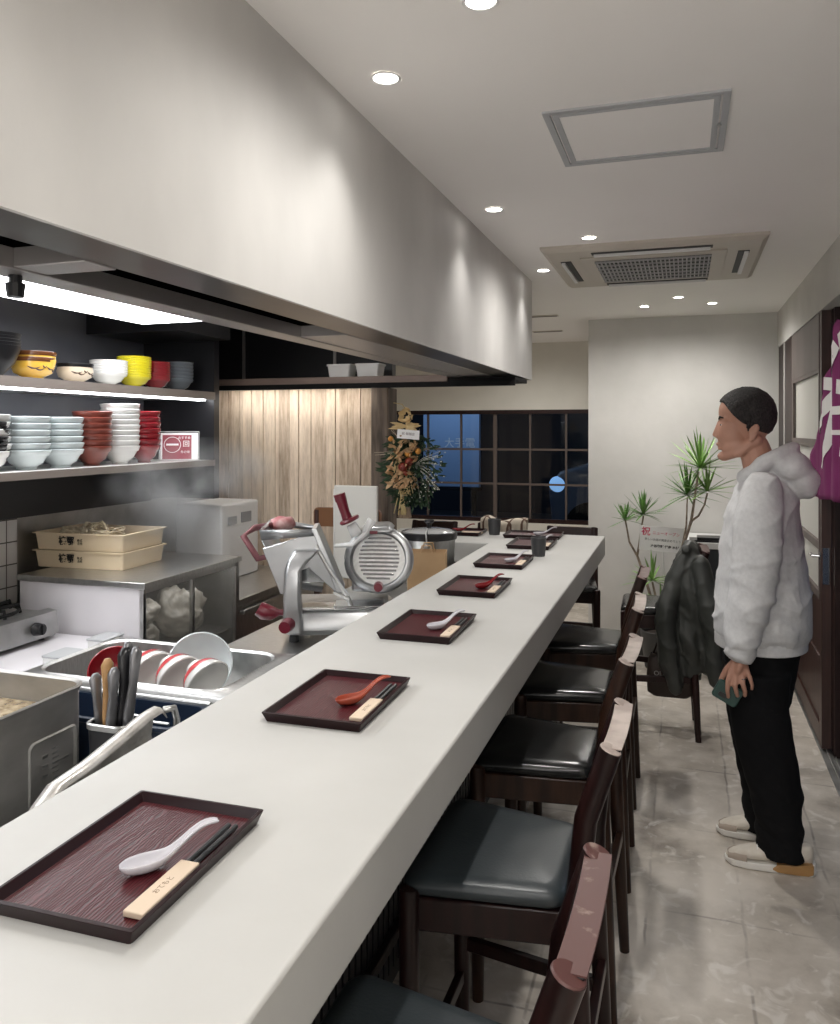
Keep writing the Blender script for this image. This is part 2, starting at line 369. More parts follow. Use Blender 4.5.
# soffit with its dark steel hood below
struct('ceiling_soffit', MB().box((-1.20, -2.2, 1.93), (-.833, 4.61, CEIL)).box((-.843, -2.2, 1.888), (-.833, 4.61, 1.93)).box((-1.20, 4.60, 1.888), (-.843, 4.61, 1.93)), soffit_m)
hood = tagit(empty('range_hood', (0, 0, 0)), 'long dark steel exhaust hood under the plaster soffit', 'hood')
MB().box((-.97, -2.2, 1.89), (-.8435, 4.599, 1.93)).build('outer_rim', steel_dark, hood, bevel=.002)
h = MB(); h.box((-1.20, -2.2, 1.885), (-1.125, 4.599, 1.93)).box((-1.125, 1.12, 1.888), (-.97, 1.20, 1.93)).box((-1.125, 2.24, 1.888), (-.97, 4.599, 1.93))
h.build('inner_rim', hood_light, hood, bevel=.002)
MB().box((-1.125, -2.2, 1.922), (-.97, 1.12, 1.93)).box((-1.125, 1.2, 1.922), (-.97, 2.24, 1.93)).build('slot', mat('slot_depth_shade', (.001, .001, .001), 1, spec=0), hood)  # flat black stands in for the unlit depth of the slots
k_ = MB(); k_.tube([(-1.17, 1.17, 1.885), (-1.17, 1.17, 1.85)], .012, 12).tube([(-1.17, 1.17, 1.87), (-1.17, 1.17, 1.845)], [.018, .015], 12); k_.build('knob', black_plastic, hood)

# downlights
disc = emit('lamp_glow', (1, .97, .92), 14)
lampring = mat('lamp_ring', (.8, .79, .78), .5)
DL = [(-.69, 1.83, 'near the soffit, nearest of the row of three'), (-.70, 3.05, 'near the soffit, second of the row'), (-.715, 4.30, 'near the end of the soffit'),
      (-.385, 1.56, 'over the counter at the top edge of the picture'), (-.40, 3.63, 'just in front of the air conditioner'),
      (-.257, 5.77, 'left one of the three by the back wall'), (-.03, 5.44, 'middle one of the three by the back wall'), (.187, 5.77, 'right one of the three by the back wall'),
      (-.69, .61, 'near the soffit, beyond the frame'), (-.69, -.61, 'near the soffit behind the viewer'), (-.385, -.5, 'added as fill over the counter behind the viewer'), (.2, .3, 'added as fill over the aisle behind the viewer'),  # counter and aisle lamps behind the viewer are unseen, added for brightness
      (.25, -1.2, 'added as fill over the aisle far behind the viewer'), (-1.3, 5.9, 'over the window seats, hidden by the soffit'), (-2.3, 5.9, 'over the far corner beyond the partition'), (-1.3, 7.0, 'added as hidden fill over the window sill'),  # far aisle and window sill lamps are unseen, added for brightness
      (-1.75, 1.9, 'over the kitchen beside the light panel'), (-1.75, 3.35, 'over the kitchen near the slicer')]
for x, y, lab in DL:
    e = empty('downlight', (x, y, CEIL), 'round white recessed ceiling downlight ' + lab, 'ceiling light', 'recessed ceiling downlights')
    MB().lathe([(.030, -.001), (.036, -.001), (.038, -.004), (.035, -.006), (.030, -.003)], seg=28, capb=False).build('trim_ring', lampring, e, smooth=True)
    MB().lathe([(.0005, -.0025), (.030, -.0025)], seg=28, capb=False).build('lens', disc, e)
    ld = bpy.data.lights.new('downlight_spot', 'SPOT'); ld.energy = SOFFIT_W if x < -.6 and x > -.8 else (16.0 if x == -1.75 else (22.0 if y == -.5 else (24.0 if x > -.3 and y > 5 else DOWNLIGHT_W))); ld.spot_size = R(96 if -.8 < x < -.6 else 165); ld.spot_blend = 1; ld.shadow_soft_size = .035; ld.color = (1, .968, .925)
    lo = bpy.data.objects.new('downlight_spot', ld); col.objects.link(lo); lo.parent = e; lo.location = (0, 0, -.012)

# access panel
e = empty('access_panel', (-.124, 2.39, CEIL), 'square ceiling access panel with grey metal frame', 'ceiling hatch')
g = mat('grey_hatch_frame', (.42, .43, .45), .5)
f = MB()
for a, b in ((.240, .222), (.216, .200)):
    f.box((-a, -a+.01, -.006), (a, -b+.01, .0)).box((-a, b-.01, -.006), (a, a-.01, 0)).box((-a, -b+.01, -.006), (-b, b-.01, 0)).box((b, -b+.01, -.006), (a, b-.01, 0))
f.build('frame', g, e)
MB().box((-.2, -.19, -.003), (.2, .19, 0)).build('hatch_board', ceil_m, e)
MB().tube([(.219, .0, -.010), (.219, .0, -.003)], .006, 12).build('latch', steel, e)

# cassette air conditioner
e = empty('ceiling_air_conditioner', (-.143, 4.26, CEIL), 'square beige ceiling cassette air conditioner with black louvred grille', 'air conditioner')
acm = mat('ac_plastic', (.50, .46, .40), .5); acd = mat('ac_dark', (.02, .02, .02), .6)
def ring_pts(a, z): return [(-a, -a, z), (a, -a, z), (a, a, z), (-a, a, z)]
MB().loft([ring_pts(.5, 0), ring_pts(.5, -.012), ring_pts(.475, -.028), ring_pts(.01, -.028)], True, True).build('housing', acm, e)
for nm, pts in (('outlet', ((-.27, -.435), (.27, -.385))), ('outlet', ((-.27, .385), (.27, .435))), ('outlet', ((-.435, -.27), (-.385, .27))), ('outlet', ((.385, -.27), (.435, .27)))):
    o = MB().box((pts[0][0], pts[0][1], -.031), (pts[1][0], pts[1][1], -.027)).build(nm, acd, e)
    wide = pts[1][0] - pts[0][0] > .2
    b_ = MB()
    if wide: b_.box((pts[0][0] + .01, pts[0][1] + .028, -.042), (pts[1][0] - .01, pts[0][1] + .046, -.030))
    else: b_.box((pts[0][0] + (.004 if pts[0][0] < 0 else .028), pts[0][1] + .01, -.042), (pts[0][0] + (.022 if pts[0][0] < 0 else .046), pts[1][1] - .01, -.030))
    b_.build('louvre', white_plastic, o)
gf = MB().box((-.335, -.335, -.036), (.335, .335, -.028)).build('grille_frame', acm, e, bevel=.003)
MB().box((-.27, -.27, -.0375), (.27, .27, -.036)).build('grille_recess', acd, gf)
gl = MB()
for k in range(27): gl.box((-.27 + k*.02 + .006, -.27, -.044), (-.27 + k*.02 + .012, .27, -.0375))
for k in range(7): gl.box((-.27, -.262 + k*.0875 - .003, -.046), (.27, -.262 + k*.0875 + .003, -.0375))
gl.build('grille_bars', mat('grille_grey', (.33, .33, .33), .5), gf)

# two slim ceiling vents beyond the soffit
for (x, y, lab) in ((-1.02, 6.02, 'nearer'), (-1.12, 6.96, 'farther')):
    e = empty('slot_vent', (x, y, CEIL), f'{lab} of two slim dark ceiling slot vents past the soffit', 'vent', 'slim ceiling slot vents')
    MB().box((-.13, -.03, -.006), (.13, .03, 0)).build('vent_frame', acm, e, bevel=.002)
    MB().box((-.12, -.008, -.009), (.12, .008, -.006)).build('vent_slot', acd, e)

# ---------------------------------------------------------------- right side: door, jambs, threshold, curtain, outside
MB_ = MB(); MB_.box((.66, 1.35, -.05), (9, 12, -.02)); outside = mat('asphalt', (.07, .075, .08), .8, c2=(.11, .115, .12), ns=30)
struct('ground_outside', MB_, outside)
struct('ground_behind', MB().box((-9, 7.98, -.05), (.66, 18, -.02)), outside)
struct('door_threshold', MB().box((.646, 1.4, -.02), (.78, 6.30, .004)), steel_dull)
tr = MB()
for xx in (.675, .70, .735): tr.box((xx, 1.4, .004), (xx + .006, 4.45, .012))
struct('trim_2', tr, steel)
struct('door_frame_post', MB().box((.654, 5.60, 0), (.74, 5.68, 2.20)), jamb_m)
struct('door_frame_end', MB().box((.66, 5.68, 0), (.72, 6.36, 2.20)), jamb_m)
struct('trim_3', MB().box((.652, 5.98, 0), (.66, 5.995, 2.2)), plaster)
d = tagit(empty('door_1', (.655, 4.42, .012)), kind='structure')
Z = 2.185
f = MB(); L = 1.18
f.box((0, 0, 0), (.045, .07, Z)).box((0, L - .07, 0), (.045, L, Z)).box((0, .07, 1.92), (.045, L - .07, Z)).box((0, .07, 0), (.045, L - .07, .10))
tagit(f.build('door_stile', door_wood, d, bevel=.002), kind='structure')
tagit(MB().box((.01, .07, 1.90), (.036, L - .07, 2.15)).box((-.004, .06, 1.90), (.01, L - .06, 2.18)).build('door_top_board', door_pale, d), kind='structure')
f = MB()
for z in (1.52, 1.0, .75): f.box((-.002, .07, z - .02), (.045, L - .07, z + .02))
f.box((-.002, .07, 1.88), (.045, L - .07, 1.905)).box((-.003, .06, .75), (.012, .085, 1.9)).box((-.003, L-.1, .75), (.012, L - .06, 1.9))
tagit(f.build('door_muntins', door_pale, d), kind='structure')
tagit(MB().box((.015, .08, .77), (.022, L - .08, 1.89)).build('door_pane', mat('frosted_panel', (.58, .57, .53), .4), d), kind='structure')
tagit(MB().box((.01, .07, .10), (.036, L - .07, .73)).box((0, .07, .40), (.04, L - .07, .44)).build('door_lower_board', door_wood, d, bevel=.003), kind='structure')
f = MB(); f.box((.004, -.006, .82), (.034, .0, 1.0))
f.tube([(-.0, .035, .955), (-.035, .035, .955), (-.037, .10, .955)], .008, 10).tube([(.045, .035, .955), (.08, .035, .955), (.082, .10, .955)], .008, 10)
f.tube([(-.001, .035, .955), (-.006, .035, .955)], .02, 16)
tagit(f.build('door_handle', alu_hi, d, smooth=30), kind='structure')
struct('door_jamb', MB().box((.70, 4.33, 0), (.775, 4.42, 2.2)), jamb_m, bevel=.002)
# noren curtain hanging inside the open doorway
nor = empty('noren_curtain', (.60, 0, 2.05), 'purple noren curtain with white brush character hanging in the doorway', 'curtain')
def pleat(y, z): return .012 * sin(y * 22 + z * 2) + .006 * sin(y * 51)
cloth_m = mat('plum_cotton', (.19, .020, .115), .85, c2=(.22, .026, .135), ns=9, bump=.05, bs=220)
def nf(u, v):
    z = -v * (.79 - .05 * (1 - u)); yr = 3.62 + .88 * v + .03 * sin(v * 5); yl = 2.9
    y = yr + (yl - yr) * u
    return Vector((pleat(y, z), y, z - .02 * sin(u * 9)))
MB().grid(nf, 60, 30).build('curtain_cloth', cloth_m, nor, smooth=True, solid=.0015)
def stroke(mb, pts, widths):
    """brush stroke laid on the cloth; pts are (y, z) on the curtain"""
    P_ = [Vector((p[0], p[1])) for p in pts]; dense = []; W_ = []
    for i in range(len(P_) - 1):
        for k in range(6): dense.append(P_[i].lerp(P_[i+1], k/6)); W_.append(widths[i] + (widths[i+1] - widths[i]) * k/6)
    dense.append(P_[-1]); W_.append(widths[-1]); a, b = [], []
    for i, p in enumerate(dense):
        t = (dense[min(i+1, len(dense)-1)] - dense[max(i-1, 0)]).normalized(); n_ = Vector((-t.y, t.x))
        for lst, s_ in ((a, 1), (b, -1)):
            q = p + n_ * W_[i] * s_; lst.append((pleat(q.x, q.y) - .004, q.x, q.y))
    va = [mb.bm.verts.new(p) for p in a]; vb = [mb.bm.verts.new(p) for p in b]
    for i in range(len(va) - 1): mb.bm.faces.new([va[i], va[i+1], vb[i+1], vb[i]])
k_ = MB()
stroke(k_, [(3.90, -.245), (3.35, -.30)], [.028, .03])
stroke(k_, [(3.62, -.10), (3.74, -.24), (3.90, -.35), (4.08, -.47)], [.03, .03, .032, .012])
stroke(k_, [(3.84, -.35), (3.88, -.50), (3.98, -.62)], [.02, .028, .008])
stroke(k_, [(3.76, -.37), (3.56, -.37), (3.60, -.56)], [.016, .018, .02])
stroke(k_, [(3.60, -.10), (3.45, -.05)], [.04, .03])
stroke(k_, [(3.76, -.46), (3.60, -.46)], [.010, .010])
k_.build('brush_character', white_paper, nor)
MB().tube([(0, 2.7, .01), (0, 3.52, .01)], .011, 12).build('rod', mat('bamboo', (.28, .2, .1), .5), nor)
hg = MB()
for yy in (2.85, 3.46): hg.tube([(0, yy, .02), (0, yy, .152), (.056, yy, .16)], .004, 8)
hg.build('rod_bracket', steel, nor)

# the dark street: a far wall, a white sign, a van and a bicycle rack
st = mat('night_wall', (.035, .04, .05), .9)
struct('wall_street', MB().box((7.2, 2, -.05), (7.4, 13, 4)), st)
struct('wall_street_far', MB().box((-9, 15.5, -.05), (3, 15.7, 4)), st)
glow = emit('streetlight_glow', (.6, .75, 1), 12)
e = empty('shop_sign_board', (-3.28, 11.5, 0), 'pale blue lit sign board standing in the street outside the window', 'sign')
MB().box((-.45, 0, .75), (.42, .1, 1.95)).build('board', mat('blue_board', (.30, .42, .62), .5), e, bevel=.01)
MB().box((-.47, -.02, .70), (.44, .12, .75)).box((-.47, -.02, 1.95), (.44, .12, 2.0)).box((-.4, .03, 0), (-.34, .07, .70)).box((.3, .03, 0), (.36, .07, .7)).build('board_frame', black_matte, e)
text_into(MB(), '大手電', .16, frame3((.12, -.005, 1.4), (1, 0, 0), (0, 0, 1))).build('lettering', white_paper, e)
ld = bpy.data.lights.new('sign_lamp', 'AREA'); ld.energy = 12; ld.size = 1.2; ld.color = (.6, .78, 1); lo = bpy.data.objects.new('sign_lamp', ld); col.objects.link(lo); lo.parent = e; lo.location = (0, -1.2, 2.6); lo.rotation_euler = (R(50), 0, 0)
# van
e = empty('parked_van', (-.65, 10.6, 0), 'dark parked van with a bluish lit front, seen through window', 'van')
vanm = mat('van_paint', (.10, .13, .18), .3, coat=.6)
prof = [(-1.9, .3), (1.0, .3), (1.05, .85), (.9, 1.05), (.55, 1.15), (.15, 1.75), (-1.8, 1.8), (-1.95, 1.2)]
mtv = frame3((0, 0, 0), (1, 0, 0), (0, 0, 1))
MB().prism([(-p_[0], p_[1]) for p_ in prof][::-1], -1.6, 0, mtv).build('body', vanm, e, bevel=.05, seg=3)
MB().prism([(-.42, 1.18), (.55, 1.18), (.55, 1.68), (-.1, 1.65)], .0, .01, frame3((0, 0, 0), (1, 0, 0), (0, 0, 1))).build('side_window', black_plastic, e)
w_ = MB()
for xx in (1.3, -.5): w_.tube([(xx, -.02, .33), (xx, .18, .33)], .33, 28)
w_.build('wheel', black_matte, e, smooth=30)
MB().ell((-.93, .02, .88), (.11, .05, .11)).build('headlight', emit('headlight', (.35, .62, 1), .55), e, smooth=True)
ld = bpy.data.lights.new('street_lamp', 'POINT'); ld.energy = 14; ld.color = (.55, .72, 1); ld.shadow_soft_size = .2; lo = bpy.data.objects.new('street_lamp', ld); col.objects.link(lo); lo.location = (.3, 9.4, 3.2)
ld = bpy.data.lights.new('street_lamp', 'POINT'); ld.energy = 30; ld.color = (.7, .82, 1); ld.shadow_soft_size = .2; lo = bpy.data.objects.new('street_lamp', ld); col.objects.link(lo); lo.location = (3.2, 5.5, 3.4)

# ---------------------------------------------------------------- counter
def cnt_poly(): return [(-.984, -.5), (-.42, -.5), (-.42, 4.63), (-1.64, 4.63), (-1.64, 4.15), (-.984, 4.15)]
ct = empty('counter', (0, 0, 0), 'long pale grey microcement counter with an L-shaped far end', 'counter')
MB().prism(cnt_poly(), .89, 1.0).build('worktop', counter_m, ct, bevel=.006, seg=3)
fr = MB(); fr.box((-.90, -.5, 0), (-.80, 4.50, .889)).box((-1.64, 4.22, 0), (-.9, 4.50, .889))
y = -.48
while y < 4.48: fr.box((-.80, y, .06), (-.788, y + .028, .87)); y += .04
fr.build('slatted_front', black_panel, ct)
MB().box((-.79, -.5, .16), (-.765, 4.5, .19)).build('foot_rail', steel_dark, ct, bevel=.004)

# ---------------------------------------------------------------- trays, spoons, chopsticks, cups
def make_tray():
    e = empty('serving_tray', (0, 0, 0), 'x', 'tray')
    hx, hy = .111, .158
    MB().box((-hx + .012, -hy + .012, .004), (hx - .012, hy - .012, .009)).build('tray_base', tray_m, e)
    o = [rrect(0, 0, hx - .008, hy - .008, .004, 2), rrect(0, 0, hx, hy, .004, 2), rrect(0, 0, hx - .006, hy - .006, .003, 2), rrect(0, 0, hx - .014, hy - .014, .003, 2)]
    zz = [.0, .020, .021, .0088]
    m_ = MB(); m_.loft([[(p[0], p[1], z) for p in r] for r, z in zip(o, zz)], True, False)
    m_.prism(rrect(0, 0, hx - .009, hy - .009, .004, 2), 0, .004)
    m_.build('tray_rim', tray_rim_m, e, bevel=.0008)
    return e
tray0 = make_tray()
def make_spoon(m_):
    K = .84
    e = empty('soup_spoon', (0, 0, 0), 'x', 'spoon')
    # t along the length, half width, bottom height, edge height
    S = [(0, .004, .016, .019), (.006, .014, .006, .020), (.02, .021, .0015, .021), (.04, .0235, .0, .021), (.058, .020, .002, .021), (.072, .013, .008, .023),
         (.088, .0085, .020, .030), (.105, .0075, .034, .042), (.122, .0078, .045, .052), (.138, .0085, .050, .056), (.152, .0085, .050, .055), (.158, .005, .049, .053)]
    rings = []
    for t, wd, zb, ze in S:
        rings.append([(wd * .86 * sin(a) * K, t * K, (ze - (ze - zb) * cos(a) ** (.8)) * .85) for a in [(-90 + 180 * k/10) * pi/180 * .999 for k in range(11)]])
    m2 = MB(); m2.loft(rings, False, False)
    m2.build('spoon_bowl', m_, e, smooth=True, solid=.003, sub=1, offs=0)
    return e
sp_white = mat('white_porcelain', (.56, .55, .59), .12, coat=.5); sp_brown = mat('terracotta_lacquer', (.33, .065, .035), .25, coat=.3); sp_red = mat('red_lacquer', (.22, .01, .015), .2, coat=.4)
spoon0 = make_spoon(sp_white)
paper_m = mat('chopstick_sleeve_paper', (.62, .50, .38), .7); chop_m = mat('dark_chopsticks', (.03, .032, .034), .35)
def make_chop():
    e = empty('chopsticks', (0, 0, 0), 'x', 'chopsticks')
    MB().box((-.0145, -.112, .003), (.0145, .010, .0112)).build('paper_sleeve', paper_m, e, bevel=.0015)
    m_ = MB(); text_into(m_, 'おてもと', .010, frame3((0, -.05, .0113), (0, 1, 0), (-1, 0, 0)), .0001); m_.build('sleeve_print', mat('sleeve_ink', (.22, .15, .10), .8), e)
    for s_ in (-1, 1): MB().tube([(s_ * .0052, -.10, .0066), (s_ * .0058, .118, .0075)], [.0030, .0042], 8).build('chopstick', chop_m, e, smooth=30)
    return e
chop0 = make_chop()
T = [(-.717, .930, 0, 'nearest', 'w'), (-.716, 1.62, 1, 'second nearest', 'b'), (-.728, 2.30, 0, 'third nearest', 'w'), (-.745, 2.94, 1, 'fourth', 'r'), (-.765, 3.55, 0, 'fifth', 'w'), (-.745, 4.14, 1, 'sixth', 'w')]
SPM = {'w': sp_white, 'b': sp_brown, 'r': sp_red}; SPN = {'w': 'white porcelain', 'b': 'terracotta brown', 'r': 'dark red lacquer'}
first = True
def place(proto, loc, rz, label, group, mats=None, state={}):
    if proto.name not in state and not mats:
        state[proto.name] = 1; proto.location = loc; proto.rotation_euler = (0, 0, rz); proto['label'] = label; proto['group'] = group; return proto
    return copy_thing(proto, loc, rz, label, group, mats)
for x, y, _, n_, sc in T:
    rz = R(.8)
    place(tray0, (x, y, 1.0), rz, f'dark red lacquered wooden tray, {n_} along the counter', 'serving trays on the counter')
    mm = {sp_white: SPM[sc]} if sc != 'w' else None
    dx = -.01; 
    place(spoon0, (x + .012, y - .052, 1.0095), R(-40), f'{SPN[sc]} soup spoon on the {n_} tray along the counter', 'soup spoons on the trays', mm)
    place(chop0, (x + .084, y - .008, 1.0065), R(.8), f'dark chopsticks in a tan paper sleeve on the {n_} tray', 'chopsticks on the trays')
place(tray0, (-.80, 4.485, 1.0), R(92), 'dark red lacquered tray crosswise at the far corner of counter', 'serving trays on the counter')
place(spoon0, (-.80, 4.47, 1.0095), R(-75), 'white porcelain spoon on the crosswise corner tray', 'soup spoons on the trays')
place(tray0, (-1.25, 4.49, 1.0), R(90), 'dark red lacquered tray on the return beside the swag', 'serving trays on the counter')
place(spoon0, (-1.28, 4.50, 1.0095), R(-80), 'dark red lacquer spoon on the tray of the return counter', 'soup spoons on the trays', {sp_white: sp_red})
place(chop0, (-1.2, 4.455, 1.0065), R(90), 'dark chopsticks in tan sleeve on the tray of the return counter', 'chopsticks on the trays')
cupm = mat('charcoal_ceramic', (.03, .031, .033), .5, c2=(.05, .05, .053), ns=60, stretch=(1, 1, .05), bump=.3)
for x, y, lab in ((-.655, 3.80, 'dark charcoal cup beside the fifth tray on the counter'), (-1.03, 4.50, 'dark charcoal cup on the far return of the counter')):
    o = MB().lathe([(.030, 0), (.0335, .03), (.037, .088), (.0355, .09), (.034, .086), (.029, .01), (.001, .008)], seg=32).build('cup', cupm, None, smooth=35, loc=(x, y, 1.0))
    tagit(o, lab, 'cup', 'dark cups on the counter')

# ---------------------------------------------------------------- stools
def make_stool():
    e = empty('counter_stool', (0, 0, 0), 'x', 'stool')
    fx, bx_, fy, by = -.142, .175, .195, .146
    for s_ in (-1, 1):
        MB().tube([(fx + .0, s_ * fy, 0), (fx, s_ * fy, .2), (fx, s_ * fy, .648), (fx, s_ * fy, .656), (fx, s_ * fy, .660)], [.016, .020, .022, .020, .008], 16).build('leg', stool_wood, e, smooth=40)
    for s_ in (-1, 1):
        MB().tube([(bx_ + .048, s_ * (by + .016), 0), (bx_ + .035, s_ * (by + .012), .25), (bx_ + .020, s_ * (by + .003), .55), (bx_ + .020, s_ * by, .68), (bx_ + .036, s_ * (by - .002), .83), (bx_ + .078, s_ * (by - .006), .955), (bx_ + .084, s_ * (by - .006), .972)],
                  [.015, .019, .022, .023, .023, .0225, .0225], 16).build('leg', stool_wood, e, smooth=50)
        MB().tube([(bx_ + .084, s_ * (by - .006), .9715), (bx_ + .0852, s_ * (by - .006), .9745)], [.0225, .0205], 16).build('post_cap', rail_worn, e, smooth=50)
    # apron
    def trap(a, b, fyy, byy): return [(a, -fyy), (b, -byy), (b, byy), (a, fyy)]
    ap = MB(); ap.prism(trap(fx + .01, bx_ + .005, fy + .004, by + .004), .570, .639)
    ap.build('seat_frame', stool_wood, e, bevel=.004)
    # cushion
    def ring(k, z):
        pts = []
        for px_, py_ in rrect(0, 0, 1, 1, .22, 5):
            xx = (fx - .02 + bx_ - .005) / 2 + px_ * (bx_ - fx + .015) / 2 * k
            hw = (fy + .008) + ((by + .006) - (fy + .008)) * (px_ * .5 + .5)
            pts.append((xx, py_ * hw * k, z - .012))
        return pts
    cu = MB(); cu.loft([ring(.93, .650), ring(1.0, .657), ring(1.015, .668), ring(1.0, .679), ring(.95, .687), ring(.80, .692), ring(.45, .695), ring(.05, .696)], True, True)
    cu.build('seat', leather, e, smooth=True)
    # back: upper rail flat topped, lower slat
    rl = MB(); n = 8; rings = []
    for k in range(n + 1):
        y_ = -by + .006 + (2 * by - .012) * k / n; bow = .004 * (1 - (2 * k / n - 1) ** 2)
        c1 = bx_ + .084 + bow; c0 = bx_ + .055 + bow
        rings.append([(c0 - .012, y_, .885), (c0 + .014, y_, .885), (c1 + .019, y_, .972), (c1 - .019, y_, .972)])
    rl.loft(rings); rl.build('back_rail', stool_wood, e, bevel=.002)
    rp = MB(); rings = []
    for k in range(n + 1):
        y_ = -by + .006 + (2 * by - .012) * k / n; bow = .004 * (1 - (2 * k / n - 1) ** 2); c1 = bx_ + .085 + bow
        rings.append([(c1 - .020, y_, .972), (c1 + .020, y_, .972), (c1 + .0195, y_, .9742), (c1 - .0195, y_, .9742)])
    rp.loft(rings); rp.build('worn_rail_edge', rail_worn, e)
    sl = MB(); rings = []
    for k in range(n + 1):
        y_ = -by + .006 + (2 * by - .012) * k / n; bow = .006 * (1 - (2 * k / n - 1) ** 2); c0 = bx_ + .026 + bow
        rings.append([(c0 - .007, y_, .755), (c0 + .009, y_, .755), (c0 + .018, y_, .795), (c0 + .002, y_, .795)])
    sl.loft(rings); sl.build('back_slat', stool_wood, e, bevel=.002)
    st_ = [((fx, -fy, .23), (fx, fy, .23)), ((bx_ + .035, -by, .36), (bx_ + .035, by, .36)), ((fx, -fy, .31), (bx_ + .03, -by, .31)), ((fx, fy, .31), (bx_ + .03, by, .31))]
    for a, b in st_:
        a, b = Vector(a), Vector(b); dn = (b - a).normalized(); sd = dn.cross(Vector((0, 0, 1))) * .010
        m_ = MB(); m_.loft([[a + sd + Vector((0, 0, q)) for q in (-.016,)] + [a + sd + Vector((0, 0, .016)), a - sd + Vector((0, 0, .016)), a - sd - Vector((0, 0, .016))],
                            [b + sd - Vector((0, 0, .016)), b + sd + Vector((0, 0, .016)), b - sd + Vector((0, 0, .016)), b - sd - Vector((0, 0, .016))]])
        m_.build('stretcher', stool_wood, e, bevel=.003)
    return e
stool0 = make_stool()
SG = 'counter stools'
place(stool0, (-.425, 3.66, 0), 0, 'brown wooden counter stool with glossy black seat, fifth and farthest of the counter row', SG)
copy_thing(stool0, (-.412, 3.02, 0), R(1), 'brown wooden counter stool with glossy black seat, fourth of the counter row', SG, {rail_worn: rail_pale})
copy_thing(stool0, (-.400, 2.38, 0), R(-2), 'brown wooden counter stool with black seat and pale worn back rail, third of the row', SG, {rail_worn: rail_pale})
copy_thing(stool0, (-.392, 1.757, 0), R(-1), 'mahogany stool with slate leather seat, second nearest at the counter', SG, {leather: leather_grey, stool_wood: stool_red, rail_worn: rail_pale})
copy_thing(stool0, (-.382, 1.075, 0), R(-1), 'nearest mahogany stool with scuffed flat top rail, seat at bottom edge', SG, {leather: leather_grey, stool_wood: stool_red})
copy_thing(stool0, (-.155, 4.50, 0), R(2), 'dark wooden stool with black seat and grey coat over its back', SG, {stool_wood: jamb_m})
copy_thing(stool0, (-.68, 4.95, 0), R(90), 'dark stool behind the far end of the counter, right of the draped scarf', SG, {stool_wood: jamb_m, rail_worn: stool_wood})
copy_thing(stool0, (-1.15, 4.98, 0), R(90), 'dark stool behind the return, plaid scarf over its back', SG, {stool_wood: jamb_m, rail_worn: stool_wood})
copy_thing(stool0, (-1.62, 5.0, 0), R(90), 'dark stool behind the return, leftmost, beside the hanging swag', SG, {stool_wood: jamb_m, rail_worn: stool_wood})
# ---------------------------------------------------------------- kitchen: shelves with their lights
strip_m = emit('shelf_strip_glow', (.95, .97, 1), STRIP_E); panel_e = emit('light_panel_glow', (.97, .98, 1), PANEL_E)
shelf_top = mat('pale_shelf_top', (.62, .61, .59), .35); shelf_edge = mat('shelf_edge', (.20, .17, .15), .5)
dark_under = mat('shelf_underside', (.5, .5, .5), .4)
e = empty('upper_shelf', (-2.85, 0, 1.766), 'long upper wall shelf lit from below, holding yellow and white bowls', 'shelf')
MB().box((0, -1.5, .0), (.45, 3.75, .036)).build('shelf_board', shelf_top, e)
MB().box((.45, -1.5, -.004), (.458, 3.75, .037)).build('front_edge', shelf_edge, e)
MB().box((.38, -1.4, -.010), (.43, 3.70, .0)).build('light_strip', strip_m, e)
e = empty('lower_shelf', (-2.85, 0, 1.413), 'long lower wall shelf with tall stacks of ramen bowls', 'shelf')
MB().box((0, -1.5, .0), (.45, 3.75, .026)).build('shelf_board', shelf_top, e)
MB().box((.45, -1.5, -.004), (.458, 3.75, .027)).build('front_edge', shelf_edge, e)
struct('trim_4', MB().box((-2.85, 3.75, 1.23), (-2.40, 3.80, CEIL)).box((-2.85, 3.3, 2.08), (-2.3, 3.75, CEIL)), black_panel)
struct('trim_5', MB().box((-2.849, -1.5, 1.21), (-2.80, 3.75, 1.413)), black_panel)
e = empty('ceiling_light_panel', (-2.2, 0, 2.10), 'long bright white light panel above the bowl shelves', 'ceiling light')
MB().box((-.2, -1.2, -.006), (.2, 3.15, 0)).build('diffuser', panel_e, e)
MB().box((-.215, -1.215, -.004), (-.2, 3.165, .02)).box((.2, -1.215, -.004), (.215, 3.165, .02)).box((-.2, 3.15, -.004), (.2, 3.165, .02)).box((-.2, -1.2, 0), (.2, 3.15, .02)).build('panel_frame', hood_light, e)
MB().box((-.02, -1, .02), (.02, -.96, .36)).box((-.02, 2.8, .02), (.02, 2.84, .36)).build('hanger', black_matte, e)
e = empty('overhead_shelf', (0, 4.15, 1.85), 'dark brown overhead board above the wooden partition', 'shelf')
MB().box((-2.85, 0, .012), (-1.21, .338, .05)).build('shelf_board', mat('brown_board', (.17, .12, .10), .45, c2=(.22, .16, .13), ns=6, stretch=(.5, 4, 4)), e, bevel=.003)
MB().box((-2.85, .0, -.016), (-.84, .012, .012)).box((-1.21, .012, .012), (-.84, .34, .032)).build('shelf_underside', black_matte, e)
MB().box((-2.75, .17, .002), (-1.78, .21, .012)).build('light_strip', emit('wall_washer_glow', (1, .97, .92), 17), e)
for x, lab in ((-1.87, 'left'), (-1.695, 'right')):
    o = empty('white_container', (x, 4.25, 1.90), f'{lab} one of two white lidded containers on the overhead shelf', 'container', 'white containers on the overhead shelf')
    MB().loft([[(p[0], p[1], z) for p in rrect(0, 0, a, a*.8, .012)] for a, z in ((.062, 0), (.07, .065))]).build('tub', white_plastic, o, smooth=40)
    MB().loft([[(p[0], p[1], z) for p in rrect(0, 0, a, a*.82, .012)] for a, z in ((.074, .065), (.075, .072), (.072, .076))]).build('lid', white_plastic, o, smooth=40)

